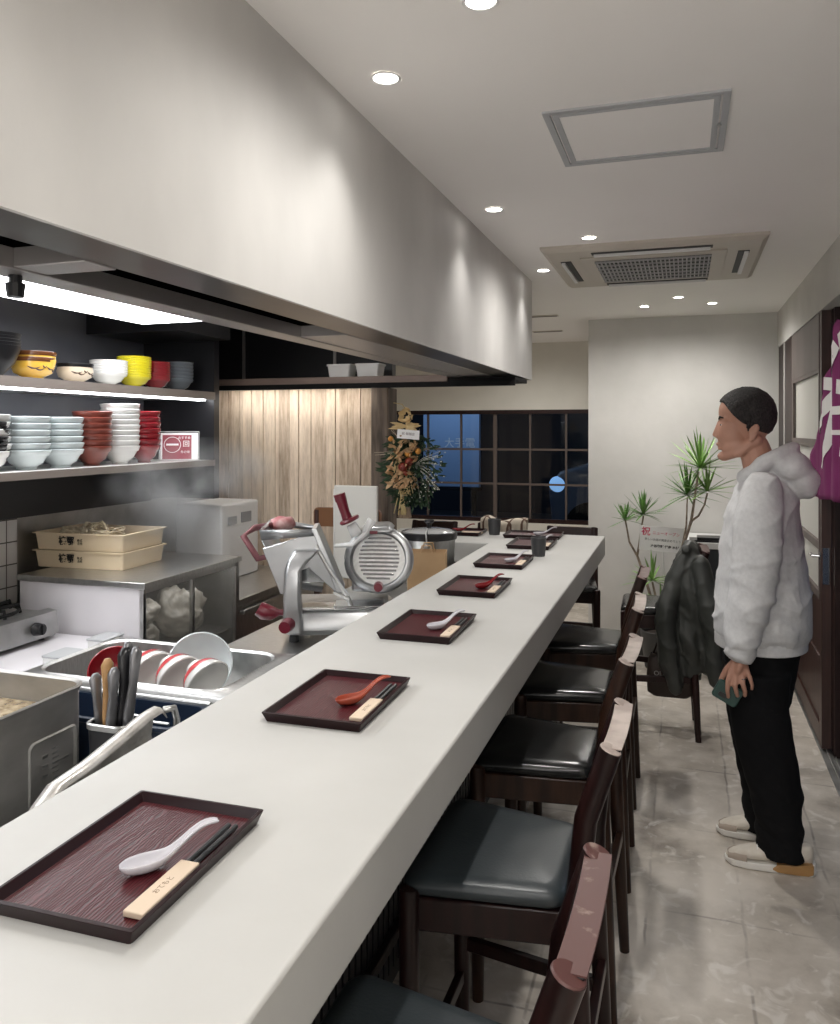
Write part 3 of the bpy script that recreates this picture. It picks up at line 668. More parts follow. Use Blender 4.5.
# bowls
def bowl_profile(r, h, base, kind):
    if kind == 'wide': P_ = [(base*.92, 0), (base, .004), (base*.97, .010), (base + (r-base)*.62, h*.45), (base + (r-base)*.92, h*.85), (r, h)]
    elif kind == 'ledge': P_ = [(base*.92, 0), (base, .004), (base*.95, .010), (base + (r-base)*.42, h*.36), (base + (r-base)*.72, h*.70), (r*.93, h*.75), (r, h)]
    else: P_ = [(base*.92, 0), (base, .004), (base*.97, .012), (r*.86, h*.32), (r*.97, h*.62), (r*.93, h*.80), (r, h)]
    t = .004
    inner = [(r - .002, h + .0012)] + [(max(p[0] - t, .004), p[1] + t*.6) for p in P_[:1:-1]]
    return P_ + inner + [(.002, .012)]
def bowl_mesh(r, h, base, kind, m_):
    o = MB().lathe(bowl_profile(r, h, base, kind), seg=40).build('ramen_bowl', m_, None, smooth=60)
    return o
celadon = mat('celadon_glaze', (.62, .68, .69), .12, coat=.6); whiteg = mat('white_glaze', (.74, .74, .72), .12, coat=.6)
redbrown = mat('red_brown_lacquer', (.20, .045, .03), .28, coat=.3); crimson = mat('crimson_lacquer', (.26, .012, .02), .22, coat=.4)
yellow = mat('yellow_glaze', (.70, .62, .02), .2, coat=.5); greyblue = mat('grey_blue_glaze', (.13, .15, .17), .25, coat=.4)
blackg = mat('black_glaze', (.006, .006, .007), .35, spec=.3)
spotted = mat('black_white_glaze', (.02, .02, .022), .2, c2=(.7, .7, .68), ns=14, ramp=(.49, .52), coat=.5)
ochre = mat('ochre_glaze', (.66, .42, .07), .22, coat=.5, c2=(.56, .32, .04), ns=7)
beige = mat('beige_glaze', (.62, .52, .40), .3, coat=.4)
STK = [ # name, x, y, z, r, h, base, nest, n, kind, material, text colour, where
 (-2.53, 2.39, 1.439, .088, .078, .040, .028, 6, 'ledge', spotted, 'black and white patterned', 'leftmost stack of the lower shelf'),
 (-2.53, 2.585, 1.439, .094, .078, .042, .027, 6, 'ledge', celadon, 'pale celadon', 'celadon stack beside the patterned stack'),
 (-2.53, 2.775, 1.439, .094, .078, .042, .027, 6, 'ledge', celadon, 'pale celadon', 'celadon stack beside the red-brown stack'),
 (-2.53, 2.965, 1.439, .087, .086, .036, .026, 7, 'ledge', redbrown, 'red-brown', 'red-brown stack on the lower shelf'),
 (-2.53, 3.155, 1.439, .092, .085, .038, .0245, 9, 'ledge', whiteg, 'white', 'tallest stack of the lower shelf'),
 (-2.53, 3.335, 1.439, .079, .085, .032, .0275, 7, 'ledge', crimson, 'crimson', 'crimson stack beside the menu holder'),
 (-2.53, 2.41, 1.803, .105, .120, .045, .012, 5, 'wide', blackg, 'black', 'stack at left end of upper shelf'),
 (-2.53, 3.075, 1.803, .086, .060, .034, .0110, 6, 'ledge', whiteg, 'white', 'white stack on the upper shelf'),
 (-2.53, 3.255, 1.803, .082, .056, .034, .0115, 9, 'ledge', yellow, 'bright yellow', 'yellow stack on the upper shelf'),
 (-2.53, 3.425, 1.803, .074, .056, .032, .0115, 8, 'ledge', crimson, 'crimson', 'crimson stack on the upper shelf'),
 (-2.53, 3.61, 1.803, .084, .062, .036, .0175, 6, 'ledge', greyblue, 'grey-blue', 'stack at right end of upper shelf')]
rnd = random.Random(5)
for x, y, z, r, h, base, nest, n, kind, m_, cn, where in STK:
    o0 = bowl_mesh(r, h, base, kind, m_)
    for k in range(n):
        o = o0 if k == 0 else o0.copy()
        if k: col.objects.link(o)
        o.location = (x + rnd.uniform(-.0015, .0015), y + rnd.uniform(-.0015, .0015), z + k * nest + .0005); o.rotation_euler = (0, 0, rnd.uniform(0, 6))
        tagit(o, f'{cn} bowl, {NUM[n-1-k].replace(" from the top", " from top")}, {where}', 'bowl', where)
def donburi(x, y, z, m_, rim_m, mark_m, lab, r=.085, h=.088):
    e = empty('donburi_bowl', (x, y, z), lab, 'bowl', 'large rice bowls on the upper shelf')
    MB().lathe(bowl_profile(r, h, .042, 'pot'), seg=40).build('bowl_body', m_, e, smooth=60)
    MB().lathe([(r*.955, h*.84), (r*1.004, h), (r*.99, h + .003), (r*.93, h + .002), (r*.90, h*.86)], seg=40, capb=False).build('rim_glaze', rim_m, e, smooth=60)
    if mark_m:
        m2 = MB()
        for a0, zz, ln in ((-60, .60, 34), (-40, .53, 26), (-5, .58, 30), (20, .50, 18), (-20, .66, 14)):
            pts = []
            for k in range(7):
                a = R(a0 + ln * k / 6); f_ = h * (zz - .10 * sin(k/6*3)); rr = r*.86 + (r*.97 - r*.86) * min(1, (f_/h - .32)/.30)
                pts.append((rr * cos(a), rr * sin(a), f_))
            m2.tube(pts, [.001, .003, .004, .003, .0025, .002, .001], 6)
        m2.build('brushwork', mark_m, e, smooth=True)
    return e
ink = mat('brown_ink', (.06, .025, .01), .4)
donburi(-2.53, 2.62, 1.8035, ochre, mat('brown_rim', (.10, .035, .012), .2, coat=.5), ink, 'ochre bowl with brown brushed leaves, under its twin on the upper shelf')
donburi(-2.53, 2.63, 1.8285, ochre, mat('brown_rim', (.10, .035, .012), .2, coat=.5), None, 'ochre bowl with brown rim nested on top, upper shelf')
donburi(-2.53, 2.86, 1.8035, beige, blackg, ink, 'beige bowl with black rim and brushwork on the upper shelf', .078, .082)
# menu holder
e = empty('menu_holder', (-2.515, 3.60, 1.4395), 'red menu card in a clear stand on the lower shelf', 'menu stand', rot=(0, 0, R(32)))
mt = frame3((0, 0, 0), (1, 0, 0), (0, sin(R(14)), cos(R(14))))
mh = lambda z0, z1: [(-.095, z0), (.095, z0), (.095, z1), (-.095, z1)]
MB().prism(mh(.004, .150), -.002, .0, mt).build('card', white_paper, e)
MB().prism([(-.085, .008), (.062, .008), (.062, .138), (-.085, .138)], .0, .0015, mt).build('red_card', mat('red_print', (.24, .015, .035), .4), e)
m2 = MB()
for k in range(36):
    a0, a1 = 2*pi*k/36, 2*pi*(k+1)/36
    m2.prism([(-.035 + .040*cos(a0), .085 + .040*sin(a0)), (-.035 + .043*cos(a0), .085 + .043*sin(a0)), (-.035 + .043*cos(a1), .085 + .043*sin(a1)), (-.035 + .040*cos(a1), .085 + .040*sin(a1))], .0015, .0022, mt)
m2.prism([(-.066, .081), (-.004, .081), (-.004, .091), (-.066, .091)], .0015, .0022, mt)
text_into(m2, '回', .036, mt @ Matrix.Translation((.035, .088, .0018))); text_into(m2, 'おすすめ', .016, mt @ Matrix.Translation((.025, .122, .0018)))
text_into(m2, '冬の味', .016, mt @ Matrix.Translation((.03, .045, .0018)))
m2.build('card_print', white_paper, e)
m2 = MB(); q = [mt @ Vector(p) for p in ((-.1, .0, .004), (-.1, .155, .004), (.1, .155, .004), (.1, .0, .004))]
m2.tube([q[0], q[1], q[2], q[3]], .002, 8); m2.build('clear_frame', white_plastic, e)

# ---------------------------------------------------------------- kitchen: left wall equipment
e = empty('undercounter_freezer', (-2.84, 0, 0), 'white enamel undercounter freezer with a rounded top, below the stove', 'freezer')
MB().box((.0, .2, .0), (.72, 2.71, .70)).build('body', white_enamel, e, bevel=.01)
tp = MB(); tp.loft([[(.0, yy, .70), (.755, yy, .70), (.765, yy, .715), (.76, yy, .735), (.74, yy, .75), (.0, yy, .75)] for yy in (.2, 2.715)]); tp.build('top_slab', white_enamel, e, bevel=.006)
MB().box((.722, 1.2, .08), (.735, 1.95, .66)).build('door', white_enamel, e, bevel=.004)
MB().box((.722, 1.97, .08), (.735, 2.68, .66)).build('door', white_enamel, e, bevel=.004)
MB().box((.735, 1.25, .60), (.75, 1.9, .62)).build('handle', steel, e, bevel=.003)

e = empty('gas_stove', (-2.78, 2.2, .751), 'steel gas stove with black grates on the white freezer', 'stove')
MB().box((0, -.35, .012), (.34, .45, .105)).build('body', steel_dull, e, bevel=.004)
for yy in (-.3, .4):
    for xx in (.03, .31): MB().tube([(xx, yy, 0), (xx, yy, .014)], .014, 12).build('foot', black_plastic, e)
MB().loft([[(.34, yy, .02), (.355, yy, .024), (.345, yy, .112), (.30, yy, .118)] for yy in (-.35, .45)]).build('control_panel', steel_dull, e)
for yy in (-.12, .10, .33):
    k_ = MB().tube([(.352, yy, .062), (.385, yy, .064)], [.026, .022], 20).build('knob', black_plastic, e, smooth=30)
    MB().box((.384, yy - .004, .045), (.392, yy + .004, .083)).build('knob_grip', black_plastic, k_)
for yy in (-.16, .23):
    MB().lathe([(.05, .105), (.05, .118), (.03, .125), (.001, .126)], (.16, yy, 0), 24).build('burner', black_matte, e, smooth=30)
    g = MB()
    for k in range(8):
        a = k * pi / 4; g.tube([(.16 + .155*cos(a)*.9, yy + .165*sin(a), .118), (.16 + .15*cos(a)*.9, yy + .16*sin(a), .15), (.16 + .04*cos(a), yy + .04*sin(a), .142)], .007, 6)
    q = [(.16 + .14*cos(t*pi/12), yy + .155*sin(t*pi/12), .132) for t in range(25)]
    g.tube(q, .007, 6); g.build('grate', black_matte, e)
for (x, y, lab) in ((-2.16, 2.38, 'nearer to the stockpot'), (-2.17, 2.62, 'farther along, near the glass case')):
    e = empty('lidded_box', (x, y, .751), f'small flat white lidded box on the freezer, {lab}', 'box', 'small white boxes by the stove')
    MB().loft([[(p[0], p[1], z) for p in rrect(0, 0, .042, .06, .012)] for z in (0, .028)]).build('box_body', white_plastic, e)
    MB().loft([[(p[0], p[1], z) for p in rrect(0, 0, a, a + .018, .012)] for a, z in ((.045, .028), (.045, .034), (.038, .036))]).build('lid', mat('grey_lid', (.4, .41, .42), .35), e)

# glass fronted refrigerated case
e = empty('glass_case', (-2.84, 2.735, 0), 'steel topped refrigerated case with white side and sliding glass doors', 'display case')
MB().box((.125, -.012, .955), (.775, .74, .98)).build('top_board', steel, e, bevel=.002)
MB().box((.131, .012, .42), (.74, .018, .95)).box((.131, .714, .42), (.74, .7199, .95)).build('inner_lining', steel_dull, e)
MB().box((.13, 0, .0), (.76, .012, .955)).build('side_panel', white_enamel, e)
MB().box((.13, .012, 0), (.74, .72, .42)).box((.13, .72, 0), (.76, .735, .955)).box((.13, .012, .42), (.15, .72, .955)).build('case_body', white_enamel, e)
fr = MB()
fr.box((.742, -.001, .0), (.76, .018, .955)).box((.742, .345, .42), (.757, .365, .94)).box((.742, .70, .0), (.762, .735, .955)).box((.742, 0, .935), (.762, .72, .956)).box((.742, 0, .41), (.762, .72, .44))
fr.build('door_frame', steel, e, bevel=.001)
MB().box((.155, .02, .62), (.72, .71, .63)).build('inner_shelf', steel_dull, e)
cg = frosted('steamy_glass', (.45, .44, .41), .22)
ld = bpy.data.lights.new('case_fill_light', 'AREA'); ld.size = .05; ld.shape = 'RECTANGLE'; ld.size_y = .6; ld.energy = .5; lo = bpy.data.objects.new('case_fill_light', ld); col.objects.link(lo); lo.parent = e; lo.location = (.70, .36, .945)  # small fill light added so the bags behind the glass show
MB().box((.745, .018, .44), (.748, .345, .935)).build('glass_door', cg, e)
MB().box((.745, .365, .44), (.748, .70, .935)).build('glass_door', cg, e)
bagm = mat('noodle_bag', (.26, .24, .20), .35, c2=(.46, .43, .37), ns=16, bump=.5)
for (x, y, z, rx, ry, rz_, lab) in ((-2.25, 2.90, 3.365-2.735, .10, .11, .07, 'crumpled pale bag of noodles behind the left glass door'), (-2.24, 2.93, .755, .08, .09, .05, 'crumpled pale bag lying on top of another behind the left glass door'), (-2.25, 3.22, .63, .11, .13, .11, 'larger tan bag behind the right glass door of the case')):
    b_ = MB(); b_.ell((0, 0, rz_), (rx, ry, rz_), u=44, v=30)
    for v in b_.bm.verts: v.co *= 1 + .25 * noise.noise(v.co * 14 + Vector((x*9, y*7, z))) + .18 * noise.noise(v.co * 38)
    for v in b_.bm.verts: v.co.z = max(v.co.z, .001)
    tagit(b_.build('noodle_bag', bagm, None, smooth=True, loc=(x, y, z + .001)), lab, 'bag', 'bags inside the glass case')

# noodle crates
crate_m = mat('cream_crate_plastic', (.66, .54, .37), .45); inkb = mat('black_print', (.015, .012, .01), .6)
def make_crate(z, lab):
    e = empty('noodle_crate', (-2.575, 3.08, z), lab, 'crate', 'cream noodle crates on the case', rz=R(3))
    hx, hy, h = .235, .165, .078
    R0 = [rrect(0, 0, hx - .012 + .0, hy - .012, .012, 3), rrect(0, 0, hx - .004, hy - .004, .012, 3), rrect(0, 0, hx + .006, hy + .006, .012, 3), rrect(0, 0, hx + .006, hy + .006, .012, 3), rrect(0, 0, hx - .008, hy - .008, .010, 3), rrect(0, 0, hx - .016, hy - .016, .010, 3)]
    zs = [0, h - .006, h - .005, h, h, .006]
    MB().loft([[(p[0], p[1], z_) for p in r] for r, z_ in zip(R0, zs)], True, True).build('crate_body', crate_m, e, smooth=35)
    tx = MB(); mt = frame3((-.06, -hy + .006 - .0025, h*.52), (1, 0, 0), (0, -.10, 1))
    text_into(tx, '棣鄂', .042, mt, .0004, .0012); text_into(tx, '株式\n会社', .014, frame3((.01, -hy + .005 - .0025, h*.5), (1, 0, 0), (0, -.10, 1)), .0004)
    tx.build('crate_lettering', inkb, e); return e
make_crate(.981, 'lower of two stacked cream plastic noodle crates')
make_crate(1.060, 'upper cream plastic noodle crate, holding bundles of noodles')
ndm = mat('fresh_noodles', (.58, .50, .36), .6, c2=(.74, .66, .50), ns=60, bump=.4)
for k, (x, y, s_) in enumerate(((-2.68, 3.02, 1), (-2.60, 3.05, 1.1), (-2.53, 3.03, 1.05), (-2.64, 3.12, 1.1), (-2.55, 3.13, 1))):
    m_ = MB(); rnd2 = random.Random(k)
    for j in range(12):
        a = rnd2.uniform(0, 6); rr = .054 * s_; ax = Vector((rnd2.uniform(-1, 1), rnd2.uniform(-1, 1), rnd2.uniform(-.4, .4))).normalized(); bx2 = ax.cross(Vector((.3, .2, 1))).normalized()
        q = [Vector((0, 0, .060)) + (ax * cos(t*pi/6 + a) + bx2 * sin(t*pi/6 + a)) * rr * (.75 + .25*rnd2.random()) for t in range(12)]
        m_.tube([(p.x, p.y, max(p.z, .006)) for p in q], .0042, 5)
    lab = ['leftmost', 'front middle', 'front right', 'rear left', 'rear right'][k]
    tagit(m_.build('noodle_bundle', ndm, None, smooth=True, loc=(x, y, 1.0665)), f'{lab} bundle of fresh noodles in the upper crate', 'noodles', 'noodle bundles in the crate')
# the white printed sachet at the front left corner of the crate
sp_ = MB(); sp_.grid(lambda u, v: Vector((-.05 + .1*u, -.035 + .07*v, .004 + .02*sin(u*pi)*sin(v*pi) + .004*sin(u*17+v*9))), 10, 8)
tagit(sp_.build('flour_packet', white_paper, None, smooth=True, solid=.003, loc=(-2.735, 2.97, 1.125)), 'small white packet at left corner of the upper noodle crate', 'packet')
bpy.data.objects['flour_packet'].location.z = 1.07

# steel bench and white appliance past the case
e = empty('steel_drawer_bench', (-2.84, 3.49, 0), 'steel bench with drawers past the glass case, under the white machine', 'bench')
MB().box((0, 0, .0), (.70, .95, .72)).build('cabinet', steel_dull, e, bevel=.003)
MB().box((-.0, 0, .72), (.74, .96, .755)).build('bench_top', steel, e, bevel=.004)
for z in (.08, .30, .52):
    dr = MB().box((.70, .03, z), (.715, .92, z + .19)).build('drawer', steel, e, bevel=.003)
    MB().box((.715, .06, z + .15), (.745, .89, z + .175)).build('handle', steel, dr, bevel=.006)
e = empty('white_machine', (-2.72, 3.86, .756), 'white boxy kitchen machine with two buttons in front of the wooden boards', 'machine')
MB().box((0, 0, 0), (.30, .40, .43)).build('casing', white_plastic, e, bevel=.012, seg=3)
MB().box((.30, .06, .31), (.304, .15, .355)).build('display', mat('grey_display', (.32, .33, .34), .4), e)
MB().box((.30, .20, .31), (.304, .31, .37)).build('button', mat('dark_grey_button', (.18, .18, .19), .4), e)

# ---------------------------------------------------------------- kitchen: counter side
e = empty('low_bench', (-1.95, .2, 0), 'low steel bench behind the counter under the stockpot', 'bench')
MB().box((0, 0, 0), (.96, 1.745, .55)).build('bench_body', steel_dull, e)
MB().box((.60, .3, .551), (.96, 1.50, .72)).build('raised_ledge', steel, e, bevel=.003)
# stockpot
e = empty('stockpot', (-1.655, 1.525, .551), 'large rounded square stainless stockpot full of soup', 'pot')
a = .192; pt = MB()
rg = [(a - .03, 0), (a - .008, .012), (a, .04), (a, .385), (a + .004, .392), (a + .006, .398), (a + .002, .402), (a - .004, .396), (a - .005, .05)]
pt.loft([[(p[0], p[1], z) for p in rrect(0, 0, q, q - .015, .055, 6)] for q, z in rg], True, True)
potm = mat('worn_stainless', (.34, .33, .31), .36, .75, c2=(.50, .49, .47), ns=5, rough2=.5, stretch=(1, 1, 2))
pt.build('pot_body', potm, e, smooth=35)
em = MB(); em.loft([[(z_, p[0], p[1]) for p in rrect(.055, .19, q, q2, .018, 5)] for z_, q, q2 in ((a + .0005, .080, .118), (a + .004, .076, .114), (a + .0005, .070, .108), (a - .0005, .068, .106))], True, False)
em.build('embossed_panel', potm, e, smooth=35)
sc_ = MB()
for k in range(16):
    zz = .09 + .012 * k; sc_.box((a + .0006, .05, zz), (a + .0016, .05 + (.055 if k % 4 == 0 else .022), zz + .0022))
    if k % 2 == 0: sc_.box((a + .0006, .02, zz), (a + .0016, .036, zz + .006))
sc_.build('volume_scale', steel, e)
br = MB(); br.prism(rrect(0, 0, a - .006, a - .021, .05, 5), .30, .33); soup = mat('brown_broth', (.20, .13, .06), .2, c2=(.45, .36, .22), ns=40, bump=.3, coat=.5)
br.build('soup', soup, e)
# sink unit
e = empty('steel_sink', (-1.95, 1.95, 0), 'stainless sink with rolled rim behind the counter, full of dishes', 'sink')
W_, D_ = .90, .47
ou = rrect(W_/2, D_/2, W_/2, D_/2, .01, 6); inr = rrect(.355, .235, .325, .195, .08, 6)
sk = MB()
def lp(pts, z): return [(p[0], p[1], z) for p in pts]
sk.loft([lp(ou, .80), lp(ou, .845), lp(rrect(W_/2, D_/2, W_/2 - .003, D_/2 - .003, .01, 6), .85), lp(rrect(.355, .235, .345, .212, .09, 6), .85), lp(rrect(.355, .235, .335, .203, .085, 6), .856), lp(inr, .85), lp(rrect(.355, .235, .315, .185, .08, 6), .70), lp(rrect(.355, .235, .28, .15, .06, 6), .67)], True, False)
sk.bm.faces.new([v for v in sk.bm.verts][-28:])
sk.build('basin', steel, e, smooth=35)
MB().box((0.01, .01, 0), (W_ - .01, D_ - .01, .66)).build('cabinet', steel_dull, e)
cwhite = celadon
def loose_bowl(x, y, z, r, h, rot, m_, lab, band=None, grp='dishes in the sink'):
    e = empty('dish_bowl', (x, y, z), lab, 'bowl', grp, rot=Vector(rot).to_track_quat('Z', 'Y').to_euler())
    MB().lathe(bowl_profile(r, h, r*.42, 'wide'), seg=40).build('bowl_body', m_, e, smooth=60)
    if band:
        P_ = bowl_profile(r, h, r*.42, 'wide'); P_ = [((P_[2][0]*.75+P_[3][0]*.25), (P_[2][1]*.75+P_[3][1]*.25)), P_[3], ((P_[3][0]*.45+P_[4][0]*.55), (P_[3][1]*.45+P_[4][1]*.55))]
        bd = MB(); seg = 40
        for q in (0,):
            rings = []
            for k in range(seg + 1):
                a = R(360 * k/seg); rings.append([((pr + .0012) * cos(a), (pr + .0012) * sin(a), pz) for pr, pz in P_])
            bd.loft(rings, False, False)
        bd.build('red_band', band, e, smooth=True)
    return e
coral = mat('coral_red_glaze', (.62, .08, .09), .2, coat=.5)
loose_bowl(-1.535, 2.32, .80, .105, .085, (.45, -.75, .42), cwhite, 'largest pale celadon bowl leaning on its side in the sink')
for k, (x, y, lab) in enumerate(((-1.61, 2.12, 'left'), (-1.50, 2.105, 'middle'), (-1.39, 2.09, 'right'))):
    loose_bowl(x - .05, y + .05, .865, .075, .075, (.80, -.30, -.42), whiteg, f'{lab} one of three white bowls with a coral band in the sink', coral, 'white bowls with coral bands in the sink')
loose_bowl(-1.76, 2.17, .80, .08, .06, (.5, -.7, .5), crimson, 'red bowl leaning at the left end of the sink')

# blue bin
e = empty('blue_bin', (-1.54, 1.83, .551), 'dark navy plastic bin with steel lid rail in front of the sink', 'bin')
navy = mat('navy_plastic', (.012, .022, .045), .35)
MB().loft([[(p[0], p[1], z) for p in rrect(0, 0, q, q2, .03)] for q, q2, z in ((.27, .065, 0), (.30, .085, .27), (.31, .092, .275), (.31, .092, .285), (.295, .078, .285), (.28, .065, .02))], True, True).build('bin_body', navy, e, smooth=40)
MB().tube([(-.29, .09, .292), (.30, .09, .292)], .006, 8).tube([(.05, -.07, .29), (.28, -.07, .29)], .004, 8).build('rail', steel, e)
# knife holder
e = empty('knife_holder', (-1.262, 1.555, .721), 'black knife holder with a steel rim behind the counter', 'holder')
MB().loft([[(p[0], p[1], z) for p in rrect(0, 0, q, q*.78, .022, 5)] for q, z in ((.045, 0), (.052, .18), (.052, .20), (.048, .20), (.046, .02))], True, True).build('cup', black_plastic, e, smooth=40)
MB().loft([[(p[0], p[1], z) for p in rrect(0, 0, q, q*.80, .023, 5)] for q, z in ((.0522, .188), (.055, .19), (.0555, .201), (.0525, .204), (.0485, .202))], True, False).build('steel_rim', steel, e, smooth=40)
kh = mat('grey_knife_handle', (.24, .24, .25), .32, .7)
wk = mat('tan_knife_handle', (.42, .24, .10), .45)
KN = [(-.036, .0, -.045, -.012, .10, kh, 'grey curved knife handle, leftmost in the holder'), (-.008, -.012, -.006, -.018, .14, wk, 'tan wooden knife handle in the holder'), (.004, -.020, .022, -.03, .125, kh, 'grey knife handle in front of the tan one'),
      (.012, .018, .028, .01, .175, kh, 'grey knife handle behind, in the holder'), (.026, .0, .030, .0, .165, black_plastic, 'thick black knife handle in the holder'), (.036, -.006, .062, -.004, .17, kh, 'grey curved knife handle, rightmost in the holder')]
for k, (x0_, y0_, x1_, y1_, ht, m_, lab) in enumerate(KN):
    e = empty('kitchen_knife', (-1.262 + x0_, 1.555 + y0_, .745), lab, 'knife', 'knives in the holder')
    MB().loft([[(-.001, -.012, 0), (.001, -.012, 0), (.001, .012, 0), (-.001, .012, 0)], [(-.001, -.016, .15), (.001, -.016, .15), (.001, .016, .15), (-.001, .016, .15)]]).build('blade', steel, e)
    dx, dy = x1_ - x0_, y1_ - y0_; hh = ht + .035
    r0 = .0155 if m_ is not black_plastic else .020
    MB().tube([(0, 0, .135), (dx*.3, dy*.3, .15 + hh*.25), (dx*.75, dy*.7, .15 + hh*.6), (dx, dy, .15 + hh*.92), (dx*1.02, dy, .15 + hh)], [r0*.8, r0, r0*.8, r0*1.1, r0*.5], 12, True, .7).build('handle', m_, e, smooth=True)
# aluminium scoop standing against the counter
e = empty('aluminium_scoop', (-1.07, 1.28, .721), 'long worn aluminium scoop leaning behind the counter edge', 'scoop')
sp2 = MB(); rings = []
for t, zb, zt in ((-.20, .13, .155), (-.17, .11, .19), (-.13, .10, .215), (-.05, .10, .222), (.05, .105, .240), (.12, .115, .254), (.155, .13, .256), (.17, .15, .24)):
    zb += .028; zt += .036
    rings.append([(.020, t, zb), (-.004, t, zb + .01), (-.012, t, (zb + zt)/2), (-.006, t, zt - .006), (.006, t, zt), (.020, t, zt - .001), (.026, t, zt - .010)])
sp2.loft(rings, False, False); sp2.build('scoop_shell', mat('scratched_aluminium', (.50, .48, .45), .38, .6, c2=(.75, .73, .70), ns=22, bump=.15), e, smooth=True, solid=.0025)
MB().tube([(.022, .165, .285), (.030, .190, .282), (.030, .200, .255), (.026, .205, .20), (.02, .19, .0)], .0075, 10).build('bent_handle', steel, e, smooth=True)
MB().tube([(.02, -.19, .18), (.015, -.195, .0)], .004, 8).build('foot_wire', steel, e)

# slicer bench
e = empty('slicer_bench', (-1.62, 2.515, 0), 'steel work bench behind the counter carrying the slicer', 'bench')
MB().box((0, 0, .76), (.60, 1.60, .80)).build('bench_top', steel, e, bevel=.005)
MB().box((.02, .02, 0), (.58, 1.58, .25)).box((.02, .02, .26), (.58, .04, .76)).build('bench_body', steel_dull, e)

# ---------------------------------------------------------------- meat slicer (local x to the viewer's right, y away, z up)
SX, SY = -1.285, 2.85
e = empty('meat_slicer', (SX, SY, .801), 'cast aluminium electric meat slicer with dark red knobs', 'slicer', rz=R(22))
def px(u, v): return ((u - 330) * .00378, (640 - v) * .00378)
bs_ = MB(); bs_.loft([[(p[0], p[1], z) for p in rrect(.02, .05, q, q2, .03, 4)] for q, q2, z in ((.20, .15, .03), (.215, .165, .05), (.21, .16, .105), (.19, .14, .125))]); bs_.build('base_housing', alu, e, smooth=40)
MB().box((-.17, -.115, .125), (.06, -.02, .135)).build('carriage_rail', steel, e, bevel=.003)
MB().box((.0, -.12, .127), (.19, -.0, .140)).build('receiving_plate', alu_hi, e, bevel=.004)
for sx in (-1, 1):
    for sy in (-1, 1): MB().tube([(.02 + sx*.17, .05 + sy*.12, 0), (.02 + sx*.17, .05 + sy*.12, .035)], [.02, .016], 14).build('foot', black_plastic, e)
# blade disc, guard ring, ribbed gauge plate; axis tilted
bm_ = Matrix.Translation((.17, .02, .292)) @ Matrix.Rotation(R(-12), 4, 'Z') @ Matrix.Rotation(R(90 - 12), 4, 'X')
g_ = MB(); rings = []
for r_, z_ in ((.128, -.03), (.138, -.01), (.138, .004), (.130, .012), (.112, .014), (.106, .006), (.104, -.004)):
    rings.append([bm_ @ Vector((r_*cos(k*2*pi/48), r_*sin(k*2*pi/48)*.95, z_)) for k in range(48)])
g_.loft(rings, True, False); g_.build('blade_guard', alu, e, smooth=50)
MB().prism([(.129*cos(k*2*pi/48), .122*sin(k*2*pi/48)) for k in range(48)], -.028, -.006, bm_).build('blade', steel, e)
rb = MB()
for k in range(11):
    yy = -.078 + .0155 * k; hw = math.sqrt(max(.001, .096**2 - yy**2)) * .86
    rb.prism([(-hw + .004, yy), (hw, yy + .001), (hw, yy + .009), (-hw + .004, yy + .008)], -.006, .004, bm_)
rb.build('ribbed_plate', alu_hi, e, bevel=.0012)
mh_ = MB(); mh_.loft([[(.06, .10, z), (.205, .06, z), (.25, .16, z), (.10, .20, z)] for z in (.15, .395)]); mh_.loft([[(.10, -.02, .40), (.225, -.045, .405), (.245, .15, .405), (.10, .16, .40)], [(.12, -.0, .425), (.21, -.02, .43), (.22, .12, .43), (.12, .13, .425)]])
mh_.build('motor_housing', alu, e, bevel=.012, seg=3)
kn = MB(); kn.tube([(.168, -.075, .205), (.166, -.115, .207)], [.019, .016], 18); kn.build('guard_knob', red_plastic, e, smooth=30)
pl_ = MB(); pl_.box((.135, -.048, .400), (.165, -.044, .412)); pl_.build('badge', red_plastic, e)
# product tray: open trough tilted towards the blade
def P3(u, v, y): a_, b_ = px(u, v); return Vector((a_, y, b_))
q0, q1, q2, q3 = P3(262, 541, -.06), P3(311, 528, -.08), P3(333, 590, -.09), P3(292, 585, -.05)
tro = MB(); outer = [P3(255, 530, -.01), P3(264, 544, -.08), P3(311, 529, -.10), P3(334, 590, -.10)]
# side cheek (faces the viewer)
tro.loft([[P3(256, 528, .0) , P3(264, 545, -.08), P3(278, 575, -.08), P3(276, 574, .02)], [P3(258, 524, .16), P3(268, 536, .17), P3(280, 570, .17), P3(278, 570, .15)]], True, True)
tro.bm.free(); tro = MB()
ck = [(255, 533), (262, 546), (310, 531), (312, 536), (336, 592), (322, 592), (306, 571), (300, 563), (285, 572), (272, 562)]
tro.prism([px(u, v) for u, v in [(259, 546), (277, 592), (286, 590), (293, 570), (305, 566), (331, 590), (336, 588), (312, 531)]][::-1], .075, .09, frame3((0, 0, 0), (1, 0, 0), (0, 0, 1)))
tro.build('tray_cheek', alu, e, bevel=.004)
tf = MB(); A, B_, C_, D2 = P3(257, 528, -.085), P3(311, 527, -.095), P3(309, 531, .13), P3(262, 522, .13)
tf.loft([[A, B_, C_, D2], [P3(259, 538, -.085), P3(313, 534, -.092), P3(309, 536, .13), P3(264, 530, .13)]], True, False)
tf.loft([[P3(259, 538, -.085), P3(264, 530, .13)], [P3(282, 585, -.07), P3(284, 580, .13)], [P3(318, 590, -.08), P3(318, 586, .13)]], False, False)
tf.build('food_trough', alu, e, smooth=30, solid=.004)
cp_ = MB(); cp_.loft([[P3(308, 527, -.10), P3(313, 526, -.10), P3(313, 526, .08), P3(308, 527, .08)], [P3(333, 590, -.11), P3(340, 590, -.11), P3(340, 590, .06), P3(333, 590, .06)]]); cp_.build('gauge_plate', alu, e, bevel=.003)
